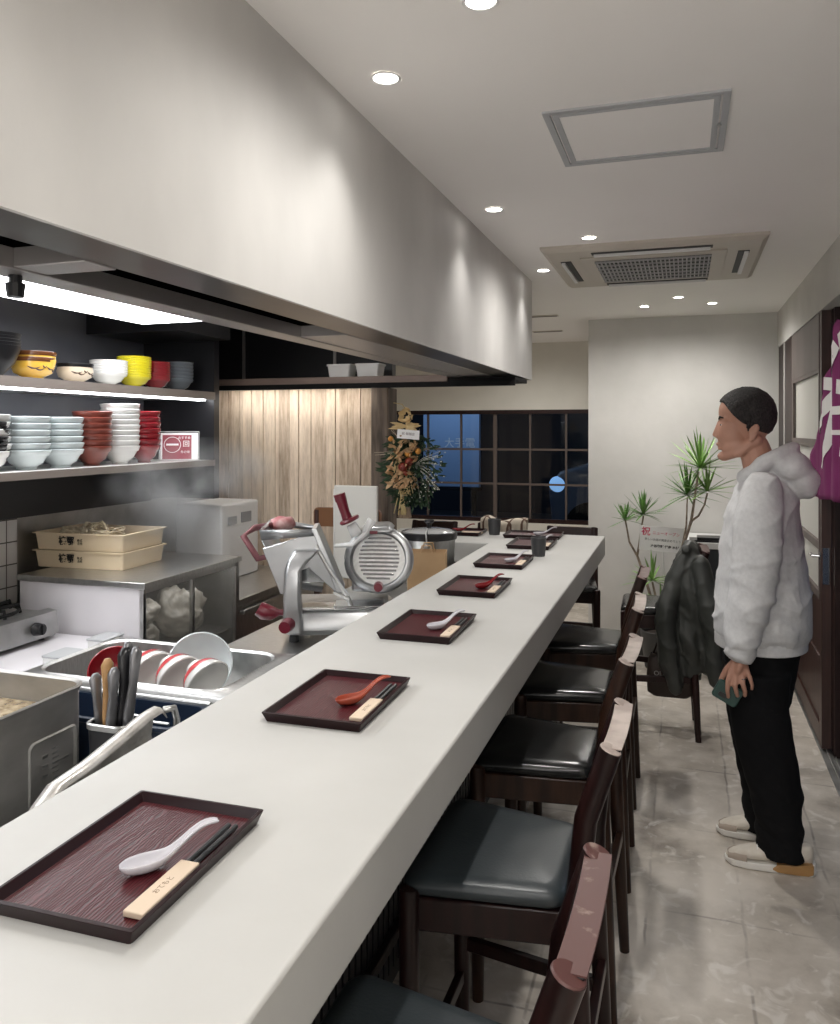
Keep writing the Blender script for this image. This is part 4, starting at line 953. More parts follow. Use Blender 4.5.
ar = MB(); pts = [P3(300, 548, -.13), P3(292, 562, -.145), P3(290, 590, -.15), P3(291, 624, -.14)]
rings = []
for p, hw, hd in ((P3(304, 547, -.11), .05, .02), (P3(296, 556, -.13), .040, .022), (P3(291, 566, -.14), .031, .024), (P3(290, 592, -.14), .033, .026), (P3(291, 618, -.135), .036, .026), (P3(292, 628, -.13), .030, .02)):
    rings.append([p + Vector((-hw, -hd*.4, 0)), p + Vector((-hw*.8, -hd, 0)), p + Vector((hw*.8, -hd, 0)), p + Vector((hw, -hd*.4, 0)), p + Vector((hw, hd, 0)), p + Vector((-hw, hd, 0))])
ar.loft(rings); ar.build('carriage_arm', alu, e, bevel=.006, smooth=60)
kn = MB(); kn.tube([P3(287, 617, -.155), P3(284, 618, -.20)], [.026, .022], 18); kn.build('carriage_knob', red_plastic, e, smooth=30)
kn = MB(); kn.tube([P3(276, 608, -.12), P3(270, 608, -.13), P3(262, 606, -.13), P3(257, 603, -.13)], [.014, .026, .031, .027], 18); kn.tube([P3(300, 610, -.08), P3(274, 608, -.12)], .012, 12); kn.build('thickness_dial', red_plastic, e, smooth=40)
hd_ = MB(); hd_.tube([P3(277, 528, .14), P3(248, 529, .02), P3(238, 536, -.02), P3(252, 560, .0), P3(266, 558, .04)], .013, 12); hd_.build('side_handle', mat('dusty_red_plastic', (.22, .08, .09), .4), e, smooth=True)
ps = MB(); ps.tube([P3(337, 499, -.06), P3(341, 512, -.06), P3(344, 520, -.06)], [.021, .018, .020], 16); ps.lathe([(.012, -.004), (.036, 0), (.040, .008), (.036, .014), (.012, .016)], tuple(P3(346, 521, -.06)), 24, Matrix.Rotation(R(-24), 3, 'Y').to_4x4(), True, True); ps.tube([P3(335, 493, -.06), P3(337, 500, -.06)], [.023, .022], 16)
ps.build('pusher_handle', red_plastic, e, smooth=40)
pa = MB(); pa.tube([P3(347, 524, -.05), P3(353, 535, -.05)], [.020, .024], 14); pa.tube([P3(368, 520, -.03), P3(360, 534, -.035), P3(347, 545, -.04), P3(330, 546, -.04)], [.030, .026, .018, .012], 12, True, .55)
pa.build('pusher_arm', frosted('clear_guard', (.75, .76, .76), .75), e, smooth=True)
mech = MB(); mech.tube([P3(312, 543, -.10), P3(325, 566, -.11), P3(343, 592, -.11)], .008, 8).tube([P3(343, 594, -.10), P3(348, 606, -.10)], .010, 8).tube([P3(330, 590, -.10), P3(346, 596, -.12)], .006, 8)
mech.build('guide_rods', steel, e, smooth=30)
gp = MB(); gp.box((-.19, .0, .21), (-.02, .012, .29)); gp.build('rear_plate', alu_hi, e)
mt_ = mat('raw_meat', (.40, .10, .11), .4, c2=(.62, .42, .40), ns=24)
b_ = MB(); b_.ell((0, 0, .03), (.055, .05, .03), u=22, v=14)
for v in b_.bm.verts: v.co *= 1 + .2 * noise.noise(v.co * 25)
o = b_.build('meat_piece', mt_, None, smooth=True, loc=(SX - .235, SY + .02, 1.195)); tagit(o, 'pink piece of meat in the slicer trough', 'meat')

# things past the slicer
e = empty('white_board', (-1.67, 3.98, .801), 'white cutting board standing upright behind the slicer', 'board')
MB().box((-.125, -.012, 0), (.125, .012, .50)).build('board_panel', mat('cream_board', (.62, .61, .57), .6), e, bevel=.006)
MB().box((-.127, -.014, .02), (-.121, .014, .48)).build('edge_strip', white_plastic, e)
bg = mat('kraft_paper', (.42, .27, .14), .75, c2=(.47, .31, .17), ns=9)
e = empty('kraft_paper_bag', (-1.115, 3.50, .801), 'tan kraft paper bag standing between slicer and steel bucket', 'bag', rz=R(12))
o4 = rrect(0, 0, .085, .055, .003, 1)
MB().loft([[(p[0], p[1], z) for p in o4] for z in (0, .12, .245)], True, False).build('bag_body', bg, e, solid=.0015)
tx = MB(); text_into(tx, 'cafe', .04, frame3((.02, -.0562, .06), (1, 0, 0), (0, 0, 1)), .0003); tx.build('bag_print', white_paper, e)
for s_ in (-1, 1): MB().tube([(-.03, s_*.05, .23), (-.02, s_*.05, .275), (.02, s_*.05, .275), (.03, s_*.05, .23)], .003, 8).build('bag_handle', bg, e)
e = empty('lidded_bucket', (-1.22, 3.86, .801), 'silver bucket with black rim and glass lid with a black knob', 'bucket')
MB().lathe([(.115, 0), (.118, .005), (.132, .25), (.134, .255)], seg=40).build('bucket_wall', steel, e, smooth=40)
MB().lathe([(.134, .252), (.141, .254), (.142, .285), (.136, .29), (.13, .285)], seg=40, capb=False).build('black_rim', black_plastic, e, smooth=40)
MB().lathe([(.131, .285), (.11, .295), (.05, .302), (.001, .303)], seg=40, capb=False).build('lid', frosted('grey_glass_lid', (.5, .5, .5), .7), e, smooth=40)
MB().lathe([(.012, .30), (.012, .325), (.026, .335), (.024, .345), (.001, .347)], seg=24, capb=False).build('lid_knob', black_plastic, e, smooth=40)
MB().tube([(.035, -.125, .22), (.035, -.15, .24), (.03, -.15, .30), (.03, -.13, .315), (.03, -.12, .29)], .004, 8).build('clip', steel, e, smooth=True)
e = empty('brown_box', (-1.86, 4.16, .0), 'brown wooden chair standing by the boards behind the slicer', 'chair')
for sx in (-.19, .19):
    MB().tube([(sx, .12, 0), (sx, .14, 1.13)], .018, 12).build('leg', door_wood, e); MB().tube([(sx, -.22, 0), (sx, -.22, .44)], .018, 12).build('leg', door_wood, e)
MB().prism(rrect(0, 1.09, .21, .055, .03), -.012, .012, frame3((0, .14, 0), (1, 0, 0), (0, 0, 1))).build('back_rail', mat('tan_brown_wood', (.22, .10, .045), .4), e)
MB().box((-.21, -.24, .44), (.21, .15, .47)).build('seat', door_wood, e, bevel=.01)
e.name = 'wooden_chair'

# plaid scarf draped on the middle stool back
plaid, nt, b = newmat('plaid_wool'); tc = nt.nodes.new('ShaderNodeTexCoord'); ck_ = nt.nodes.new('ShaderNodeTexBrick'); ck_.offset = 0
ck_.inputs['Scale'].default_value = 1; ck_.inputs['Brick Width'].default_value = .07; ck_.inputs['Row Height'].default_value = .07; ck_.inputs['Mortar Size'].default_value = .006
ck_.inputs['Color1'].default_value = (.55, .49, .40, 1); ck_.inputs['Color2'].default_value = (.60, .54, .45, 1); ck_.inputs['Mortar'].default_value = (.12, .07, .05, 1)
mp = nt.nodes.new('ShaderNodeMapping'); mp.inputs['Rotation'].default_value = (0, 0, .6); nt.links.new(tc.outputs['UV'], mp.inputs[0]); nt.links.new(tc.outputs['Object'], mp.inputs[0]); nt.links.new(mp.outputs[0], ck_.inputs[0]); nt.links.new(ck_.outputs[0], b.inputs['Base Color']); b.inputs['Roughness'].default_value = .9
def scf(u, v):
    x_ = -.155 + .31 * u + .02 * sin(v * 5); t = (v - .42) * .9; rr = .040 + .006 * sin(u * 13)
    if abs(t) < rr * pi/2: a_ = t / rr; yy, zz = sin(a_) * rr, cos(a_) * rr
    else: s2 = 1 if t > 0 else -1; yy, zz = s2 * rr, -(abs(t) - rr * pi/2)
    return Vector((x_, yy + .01 * sin(u * 21) * min(1, abs(t)*6), zz + .014 * sin(u * 9)))
tagit(MB().grid(scf, 40, 50).build('plaid_scarf', plaid, None, smooth=True, solid=.006, loc=(-1.15, 5.245, .965)), 'beige plaid scarf draped over a stool back by the window', 'scarf')

# ---------------------------------------------------------------- dried flower swag on the beam
e = empty('dried_flower_swag', (-1.50, 4.40, 1.42), 'dried flower swag with pomegranates and straw, hung on the dark beam', 'swag')
green_d = mat('dark_pine_green', (.025, .055, .03), .7, c2=(.05, .09, .045), ns=20); tan_l = mat('tan_dried_leaf', (.46, .27, .13), .65, c2=(.60, .42, .24), ns=16)
straw = mat('straw', (.55, .45, .24), .7, c2=(.45, .33, .15), ns=30); pome = mat('pomegranate', (.17, .022, .015), .4, c2=(.26, .05, .02), ns=12); orng = mat('dried_orange', (.55, .24, .04), .5)
berry = mat('white_berries', (.7, .7, .62), .5); rose = mat('cream_straw_bow', (.66, .50, .26), .7)
def leaf(mb, base, d, L, w_, up=Vector((0, -1, 0)), curl=.3):
    d = Vector(d).normalized(); s_ = d.cross(up).normalized(); n_ = s_.cross(d); rows = []
    for k in range(6):
        t = k / 5; c_ = Vector(base) + d * L * t + n_ * curl * L * t * t; wd = w_ * sin(pi * min(.98, t * .9 + .08)) 
        rows.append([c_ - s_ * wd, c_ + n_ * wd * .35, c_ + s_ * wd])
    mb.loft(rows, False, False)
rnd = random.Random(11)
g1 = MB()
for k in range(900):
    a = rnd.uniform(0, 2*pi); rr = rnd.uniform(.02, .19); zc = rnd.uniform(-.24, .14); wd = 1 - abs(zc + .03) * 2.2
    p = Vector((rr * cos(a) * max(.4, wd) + .015, abs(sin(a)) * -.05 - .02, zc)); d_ = Vector((p.x * 6 + rnd.uniform(-.5, .5), -.5 + rnd.uniform(-.3, .3), rnd.uniform(-1, .6)))
    leaf(g1, p, d_, rnd.uniform(.035, .075), rnd.uniform(.004, .008))
g1.build('green_sprigs', green_d, e, smooth=True)
g1 = MB()
for k in range(70):
    a = rnd.uniform(-.6, pi + .6); p = Vector((rnd.uniform(-.09, .07), -.085, rnd.uniform(-.15, .13))); leaf(g1, p, (rnd.uniform(-1, 1), -.5, rnd.uniform(-1.2, .6)), rnd.uniform(.05, .085), rnd.uniform(.008, .014), curl=.4)
g1.build('tan_leaves', tan_l, e, smooth=True)
g1 = MB()
for (cx_, cz_, dz_, n_) in ((-.045, .03, -1, 16), (.01, -.08, -1.2, 18), (-.03, -.17, -1.4, 14)):
    for k in range(n_):
        g1.tube([(cx_ + rnd.uniform(-.012, .012), -.09, cz_ + .03), (cx_ + rnd.uniform(-.04, .04), -.10, cz_ + dz_*.09 + rnd.uniform(-.01, .01))], [.003, .0035], 5)
g1.build('straw_bundles', straw, e)
for (x, z, r_) in ((-.012, -.03, .028), (.026, .0, .026), (.005, -.065, .016)):
    b_ = MB(); b_.ell((x, -.11, z), (r_, r_, r_*.95)); b_.tube([(x, -.11 - r_*.9, z), (x, -.11 - r_*1.3, z - .004)], [.005, .008], 8); b_.build('pomegranate', pome, e, smooth=True)
for (x, z, r_) in ((.016, .045, .022), (-.09, .13, .016), (.075, .06, .018)): MB().ell((x, -.10, z), (r_, r_, r_)).build('dried_fruit', orng, e, smooth=True)
g1 = MB()
for k in range(70):
    a = rnd.uniform(-1.9, .5); d_ = Vector((cos(a), rnd.uniform(-.3, .1), sin(a))); L = rnd.uniform(.10, .21); p0 = Vector((.04, -.07, -.02))
    if k < 22: g1.tube([p0, p0 + d_ * L * .5 + Vector((0, 0, .01)), p0 + d_ * L], [.0012, .001, .0008], 4)
    g1.ell(tuple(p0 + d_ * L), (.0035, .0035, .0035), u=6, v=5)
g1.build('berry_twigs', berry, e, smooth=True)
g1 = MB()
for k in range(16): a = rnd.uniform(-.4, pi + .4); g1.tube([(0, -.05, .05), (.12*cos(a), -.06, .06 + .09*sin(a)), (.22*cos(a)*rnd.uniform(.7, 1), -.05, .06 + .14*sin(a))], [.0018, .0015, .0008], 4)
g1.build('bare_twigs', mat('pale_twigs', (.45, .38, .28), .8), e)
g1 = MB()
for k in range(14):
    a = k * 2.4; rr = .012 + .0022*k; leaf(g1, (rr*cos(a)*.7, -.08 - .004*(k % 3), .262 + rr*sin(a)*.8), (cos(a), -.4, sin(a)), .032, .016, curl=.8)
for k in range(16): leaf(g1, (0, -.07, .20), (rnd.choice((-1, 1)) * rnd.uniform(.4, 1.6), -.3, rnd.uniform(-.35, .35)), rnd.uniform(.06, .11), .010, curl=.3)
g1.tube([(0, -.06, .26), (0, -.06, .12)], .014, 8); g1.build('straw_bow', rose, e, smooth=True)
cd = MB(); mt = frame3((.025, -.125, .155), (1, .05, -.08), (.08, 0, 1)); cd.prism([(-.065, -.026), (.065, -.026), (.065, .026), (-.065, .026)], 0, .003, mt); cd = cd.build('name_card', white_paper, e)
tx = MB(); text_into(tx, '祝 御開店', .018, mt @ Matrix.Translation((0, .002, .0034))); tx.build('card_print', mat('card_ink', (.25, .2, .2), .8), cd)
MB().tube([(-.01, .0, .27), (-.06, .01, .33), (-.12, .03, .34)], .003, 6).build('hanging_cord', straw, e)
MB().lathe([(.012, 0), (.03, -.05), (.042, -.12), (.03, -.125)], (-.02, -.06, -.20), 12).build('husk_tail', mat('corn_husk', (.24, .17, .12), .8, c2=(.4, .3, .22), ns=20, stretch=(3, 3, .5)), e, smooth=True)

# ---------------------------------------------------------------- corner: plants, card, cabinet
bark = mat('dracaena_bark', (.22, .17, .13), .8, c2=(.36, .29, .22), ns=30, bump=.3); leafm = mat('dracaena_leaf', (.06, .16, .03), .4, c2=(.13, .27, .06), ns=6)
leafl = mat('pale_dracaena_leaf', (.16, .30, .07), .4, c2=(.24, .40, .12), ns=6)
potw = mat('charcoal_planter', (.05, .05, .05), .6); soil = mat('soil', (.03, .02, .015), .9)
def tuft(par, c, L, n, m_, seed, spread=1.0):
    rn = random.Random(seed); g = MB()
    for k in range(n):
        a = k * 2.399 + rn.uniform(-.2, .2); el = R(rn.uniform(5, 85)) if k % 4 else R(rn.uniform(-25, 20))
        d = Vector((cos(a) * cos(el) * spread, sin(a) * cos(el) * spread, sin(el))); Lk = L * 1.15 * rn.uniform(.75, 1.15); s_ = d.cross(Vector((0, 0, 1))).normalized(); up_ = s_.cross(d).normalized()
        rows = []
        for j in range(6):
            t = j / 5; p = Vector(c) + d * Lk * t - Vector((0, 0, 1)) * .10 * Lk * t * t * (1 - sin(el) * .6); wd = .010 * (1 - t) ** .6 * (.6 + t) if t < 1 else .0003
            rows.append([p - s_ * wd, p - up_ * wd * .4, p + s_ * wd])
        g.loft(rows, False, False)
    return g.build('leaf_tuft', m_, par, smooth=True)
def plant(x, y, label, trunks, tufts, pr, ph):
    e = empty('potted_dracaena', (x, y, 0), label, 'potted plant', 'potted dracaenas in the corner')
    MB().lathe([(pr*.75, 0), (pr*.8, .01), (pr, ph), (pr*.98, ph + .004), (pr*.93, ph), (pr*.9, ph - .03)], seg=32).build('planter', potw, e, smooth=40)
    MB().lathe([(pr*.91, ph - .035), (.001, ph - .03)], seg=24, capb=False).build('soil', soil, e)
    for t_, rr in trunks: MB().tube(t_, rr, 9).build('trunk', bark, e, smooth=True)
    for k, (c, L, n, m_) in enumerate(tufts): tuft(e, c, L, n, m_, k + int(x*100))
    return e
def W(u, v, y0, ox, oy):   # a measured point of the photo at depth y0, relative to the pot
    D = y0 * .95 / (1 + (u - 683) * 3.704e-4) ; return ((u - 683) * D / 843 - ox, y0 - oy, 1.6 - (v - 430) * D / 801)
Y0 = 5.95; ax_ = -.235
pA = [W(662, 640, Y0, ax_, Y0), W(655, 612, Y0, ax_, Y0), W(646, 582, Y0, ax_, Y0), W(637, 556, Y0, ax_, Y0), W(629, 542, Y0, ax_, Y0), W(625, 520, Y0, ax_, Y0)]
plant(ax_, Y0, 'shorter potted dracaena with two small tufts, left in the corner', [([(.0, 0, .22)] + pA, [.011] * 3 + [.010, .009, .007, .006]), ([pA[3], W(640, 535, Y0 - .02, ax_, Y0), W(643, 516, Y0 - .03, ax_, Y0)], [.008, .006, .006])],
      [(pA[-1], .135, 26, leafm), (W(643, 514, Y0 - .03, ax_, Y0), .165, 34, leafm)], .15, .26)
Y1 = 5.62; bx1 = -.12
pB = [W(668, 615, Y1, bx1, Y1), W(674, 580, Y1, bx1, Y1), W(683, 545, Y1, bx1, Y1), W(691, 521, Y1, bx1, Y1)]
plant(bx1, Y1, 'taller potted dracaena with branching trunk and bright tufts, right in the corner',
      [([(0, 0, .22)] + pB, [.014, .013, .012, .011, .010]), ([pB[-1], W(694, 500, Y1, bx1, Y1), W(698, 472, Y1 - .02, bx1, Y1)], [.009, .008, .007]),
       ([pB[-1], W(698, 516, Y1, bx1, Y1), W(704, 505, Y1, bx1, Y1), W(707, 493, Y1, bx1, Y1)], [.008, .007, .006, .006]), ([W(680, 556, Y1 + .05, bx1, Y1), W(686, 525, Y1 + .06, bx1, Y1), W(687, 497, Y1 + .06, bx1, Y1)], [.007, .006, .005]),
       ([(0, .02, .22), W(656, 600, Y1, bx1, Y1), W(652, 582, Y1, bx1, Y1)], [.009, .008, .007]), ([(0.01, -.02, .22), W(661, 606, Y1, bx1, Y1)], [.008, .006])],
      [(W(700, 468, Y1 - .02, bx1, Y1), .23, 46, leafl), (W(707, 491, Y1, bx1, Y1), .20, 30, leafl), (W(687, 495, Y1 + .06, bx1, Y1), .21, 36, leafm), (W(652, 580, Y1, bx1, Y1), .19, 24, leafl), (W(661, 606, Y1, bx1, Y1), .16, 16, leafl)], .16, .26)
e = empty('congratulation_card', (-.115, 5.78, 0), 'white congratulation card on a thin stick among the plants', 'card')
mt = frame3((-.02, 0, .845), (1, .0, -.06), (.06, 0, 1))
cb = MB().prism([(-.155, -.085), (.155, -.085), (.155, .085), (-.155, .085)], 0, .003, mt).build('card_board', white_paper, e)
tx = MB(); text_into(tx, '祝', .062, mt @ Matrix.Translation((-.115, .042, .0035)), .0003, .001); text_into(tx, 'ニューオープン', .026, mt @ Matrix.Translation((.02, .038, .0035)))
tx.build('red_lettering', mat('pink_red_ink', (.62, .08, .15), .7), cb)
tx = MB(); text_into(tx, '新しいお店の開店おめでとう', .0185, mt @ Matrix.Translation((.0, -.008, .0035))); text_into(tx, '大谷製麺 代表 木村', .022, mt @ Matrix.Translation((.015, -.052, .0035)), .0003, .0006)
tx.build('black_lettering', inkb, cb)
MB().tube([(-.0, .004, 0), (-.02, .004, .84)], .004, 8).build('stick', white_plastic, e)
e = empty('side_cabinet', (.33, 6.05, 0), 'black side cabinet with white top in the corner behind the person', 'cabinet')
MB().box((-.30, -.25, .03), (.30, .28, .79)).build('cabinet_body', mat('slate_black_board', (.022, .024, .03), .5), e)
MB().box((-.32, -.27, .79), (.32, .29, .83)).build('cabinet_top', white_plastic, e, bevel=.003)
for s_ in (-1, 1):
    dd = MB().box((s_*.15 - .145, -.266, .04), (s_*.15 + .145, -.25, .78)).build('door', mat('slate_black_board', (.022, .024, .03), .5), e, bevel=.002)
    MB().tube([(s_*.15 - .08, -.267, .62), (s_*.15 - .08, -.285, .62)], [.008, .011], 14).build('knob', alu_hi, dd, smooth=30)
tagit(MB().prism(rrect(0, 0, .12, .08, .005), 0, .012).prism(rrect(.02, 0, .09, .07, .005), .012, .03).build('black_folder', black_plastic, None, loc=(.16, 5.90, .831)), 'flat black folders lying on the corner cabinet', 'folder')
tagit(MB().prism(rrect(0, 0, .10, .075, .003), 0, .03).build('paper_stack', white_paper, None, loc=(.36, 5.95, .831), bevel=.002), 'stack of white paper on the corner cabinet', 'paper')
# steam over the case
sm = bpy.data.materials.new('steam_volume'); sm.use_nodes = True; nt = sm.node_tree; nt.nodes.clear()
o_ = nt.nodes.new('ShaderNodeOutputMaterial'); pv = nt.nodes.new('ShaderNodeVolumePrincipled'); pv.inputs['Color'].default_value = (.9, .9, .9, 1)
tc = nt.nodes.new('ShaderNodeTexCoord'); n_ = nt.nodes.new('ShaderNodeTexNoise'); n_.inputs['Scale'].default_value = 3.2; n_.inputs['Detail'].default_value = 5; n_.inputs['Distortion'].default_value = .8
nt.links.new(tc.outputs['Object'], n_.inputs[0])
mr = nt.nodes.new('ShaderNodeMapRange'); mr.inputs[1].default_value = .47; mr.inputs[2].default_value = .75; mr.inputs[4].default_value = 5.0; nt.links.new(n_.outputs[0], mr.inputs[0])
ln = nt.nodes.new('ShaderNodeVectorMath'); ln.operation = 'LENGTH'; dv = nt.nodes.new('ShaderNodeVectorMath'); dv.operation = 'DIVIDE'; dv.inputs[1].default_value = (.40, .72, .32)
nt.links.new(tc.outputs['Object'], dv.inputs[0]); nt.links.new(dv.outputs[0], ln.inputs[0])
m3 = nt.nodes.new('ShaderNodeMapRange'); m3.inputs[1].default_value = .3; m3.inputs[2].default_value = 1; m3.inputs[3].default_value = 1; m3.inputs[4].default_value = 0; nt.links.new(ln.outputs['Value'], m3.inputs[0])
mu = nt.nodes.new('ShaderNodeMath'); mu.operation = 'MULTIPLY'; nt.links.new(mr.outputs[0], mu.inputs[0]); nt.links.new(m3.outputs[0], mu.inputs[1]); nt.links.new(mu.outputs[0], pv.inputs['Density']); nt.links.new(pv.outputs[0], o_.inputs['Volume'])
stm = MB().box((-.34, -.65, -.29), (.34, .65, .29)).build('steam', sm, None, loc=(-2.22, 3.30, 1.275))
tagit(stm, 'thin white steam drifting over the glass case and crates', 'steam', kind='stuff')
# ---------------------------------------------------------------- coat and bag at the corner stool
def Q(u, v, y):
    D = y * .95 / (1 + (u - 683) * 3.704e-4); return Vector(((u - 683) * D / 843, y, 1.6 - (v - 430) * D / 801))
coat_m = mat('grey_green_nylon', (.040, .043, .038), .5, c2=(.055, .058, .052), ns=5, bump=.08, bs=40)
cm = MB(); rnd = random.Random(4)
def chain(mb, pts, rr, flat=1.0, seg=12, up=None):
    for (a, b, ra, rb) in zip(pts, pts[1:], rr, rr[1:]): capsule(mb, a, b, ra, rb, flat, 4, seg, up)
for y in (4.36, 4.42, 4.48, 4.54, 4.60):
    j = rnd.uniform(-2, 2)
    chain(cm, [Q(689 + j, 550, y), Q(676 + j, 580, y), Q(667 + j, 612, y), Q(672 + j, 650, y), Q(679 + j, 684, y)], [.030, .045, .060, .050, .035])
    chain(cm, [Q(690 + j, 552, y), Q(690 + j, 590, y), Q(690, 630, y), Q(690 - j, 672, y)], [.030, .050, .058, .040])
    chain(cm, [Q(692 + j, 552, y), Q(702 + j, 585, y), Q(704, 630, y), Q(706 - j, 668, y)], [.030, .045, .050, .035])
chain(cm, [Q(700, 565, 4.33), Q(710, 605, 4.30), Q(714, 650, 4.28), Q(717, 680, 4.28)], [.045, .050, .045, .036])
chain(cm, [Q(672, 590, 4.33), Q(662, 620, 4.30), Q(668, 660, 4.30), Q(676, 688, 4.31)], [.040, .048, .044, .032])
chain(cm, [Q(686, 549, 4.34), Q(692, 547, 4.50), Q(690, 549, 4.62)], [.028, .034, .028])
coat = cm.build('dark_coat', coat_m, None)
def coatfold(p, n):
    return .020 * noise.noise(Vector((p.x * 12 + p.z * 5, p.y * 10, p.z * 5))) + .007 * max(0, 1 - abs(2.4 * noise.noise(Vector((p.x * 12, p.y * 9, p.z * 9 + p.x * 9))))) ** 3
bake(coat, .009, 3, .5, coatfold)
tagit(coat, 'dark grey-green nylon coat draped over the corner stool back', 'coat')
e = empty('shoulder_bag', Q(670, 692, 4.42), 'dark brown bag with pale lettering hanging on the corner stool frame', 'bag')
bgm = mat('dark_brown_fabric', (.03, .018, .013), .6, bump=.15, bs=60)
b_ = MB().loft([[(p[0], p[1], z) for p in rrect(0, 0, a, b__, .03, 4)] for a, b__, z in ((.09, .045, 0), (.115, .06, .02), (.12, .062, .10), (.112, .05, .19), (.10, .03, .215))]).build('bag_body', bgm, e, smooth=40)
tx = MB(); text_into(tx, 'OLM C', .034, frame3((-.03, -.0635, .125), (1, 0, 0), (0, 0, 1)), .0004); tx.build('bag_print', mat('pale_print', (.35, .32, .3), .6), e)
MB().tube([(-.09, 0, .20), (-.06, 0, .28), (.06, 0, .30), (.09, 0, .20)], .006, 8).build('bag_strap', bgm, e, smooth=True)
e.location.z = .205

# ---------------------------------------------------------------- person
skin = mat('skin', (.45, .235, .165), .5, c2=(.50, .275, .20), ns=14, bump=.03, bs=90)
pe = empty('person', (.30, 3.30, 0), 'standing person in light grey hoodie, black trousers and cream trainers, holding a green case', 'person')
O = Vector(pe.location)
def q(u, v, y): return Q(u, v, y) - O
HY = 3.28
bm_ = MB()
def E(u, v, y, r, rot=None): bm_.ell(tuple(q(u, v, y)), r, rot, 24, 16)
# head, facing left
E(749, 417, HY, (.091, .076, .094)); E(741, 412, HY, (.082, .070, .080)); E(732, 432, HY, (.058, .060, .075)); E(735, 444, HY, (.056, .054, .046))
capsule(bm_, q(738, 450, HY - .03), q(724, 456, HY), .026, .020); capsule(bm_, q(738, 450, HY + .03), q(724, 456, HY), .026, .020)
capsule(bm_, q(756, 440, HY - .045), q(738, 452, HY - .035), .022, .022); capsule(bm_, q(756, 440, HY + .045), q(738, 452, HY + .035), .022, .022)
E(721.5, 456, HY, (.017, .020, .016))                                             # chin
capsule(bm_, q(719, 422, HY), q(714.8, 434.5, HY), .0075, .0105)                   # nose ridge, tip
for s_ in (-1, 1):
    E(717.5, 436.5, HY + s_*.011, (.010, .008, .007))                              # nostril wing
    capsule(bm_, q(721, 419, HY + s_*.012), q(726, 418.5, HY + s_*.045), .009, .008)   # brow
    E(728, 433, HY + s_*.036, (.024, .020, .016))                                  # cheek
    E(753, 432, HY + s_*.072, (.017, .007, .030), Matrix.Rotation(R(12), 3, 'Y'))  # ear
    E(756, 428, HY + s_*.077, (.013, .006, .016)); E(750, 440, HY + s_*.072, (.008, .005, .009))
    E(723.5, 425, HY + s_*.031, (.011, .014, .0095))                                # eyeball area
capsule(bm_, q(718.3, 444, HY - .016), q(718.3, 444, HY + .016), .0062, .0062); capsule(bm_, q(717.2, 444, HY - .008), q(717.2, 444, HY + .008), .0062, .0062)
capsule(bm_, q(719, 448.3, HY - .014), q(719, 448.3, HY + .014), .0068, .0068)
capsule(bm_, q(720.5, 446.3, HY - .016), q(720.5, 446.3, HY + .016), .007, .007)
# neck, trunk
capsule(bm_, q(754, 448, HY), q(763, 478, 3.29), .056, .064)
S_ = [(478, 765, .085, .10), (500, 766, .085, .13), (540, 764, .105, .15), (590, 762, .11, .14), (640, 760, .12, .15), (672, 760, .10, .14)]
bm_.loft([[tuple(q(u, v, 3.30) + Vector((rx*cos(k*pi/10), ry*sin(k*pi/10), 0))) for k in range(20)] for v, u, rx, ry in S_])
NY = 3.085
for s_, yy in ((-1, NY), (1, 3.515)):
    yc = 3.30 + (yy - 3.30) * .85
    chain(bm_, [q(760, 494, yc), q(754, 578, yy), q(742, 650, yy), q(740.5, 660, yy)], [.040, .038, .028, .026], .9)
    ly = 3.215 if s_ < 0 else 3.395; du = 0 if s_ < 0 else -6; dv = 0 if s_ < 0 else -4
    chain(bm_, [q(762 + du, 660, ly), q(763 + du, 745 + dv, ly), q(778 + du*2.2, 838 - dv*-4.4, ly)], [.062, .052, .040])
    hand = lambda u, v, dy=0: q(u, v, yy + dy*(-s_ if False else 1) * (1 if s_ < 0 else -1))
    # palm and back of the hand
    chain(bm_, [hand(740.5, 658), hand(738, 668)], [.025, .027], .62, 14, (1, 0, .2)); 
    bm_.ell(tuple(hand(738.5, 668)), (.035, .015, .032), None, 20, 12)
    F = [[(731, 670, -.004), (727.5, 681, -.012), (727, 690, -.008), (728, 697, .006)], [(736, 673, -.006), (734.5, 685, -.016), (736, 692, -.008), (737, 696, .006)],
         [(741.5, 673, -.006), (742.5, 684, -.015), (744.5, 691, -.006), (744.5, 695.5, .006)], [(746.5, 670, -.003), (750, 679, -.010), (751.8, 685, -.004), (751.5, 689, .005)]]
    for fi, f_ in enumerate(F):
        rr = [.0105, .0092, .0085, .0072] if fi < 3 else [.0092, .0080, .0074, .0064]
        chain(bm_, [hand(*p) for p in f_], rr)
    chain(bm_, [hand(734, 662, .012), hand(726, 670, .026), hand(721, 679, .034), hand(720, 686, .034)], [.014, .012, .010, .008])
body = bm_.build('body', skin, pe); bake(body, .0042, 3, .5)
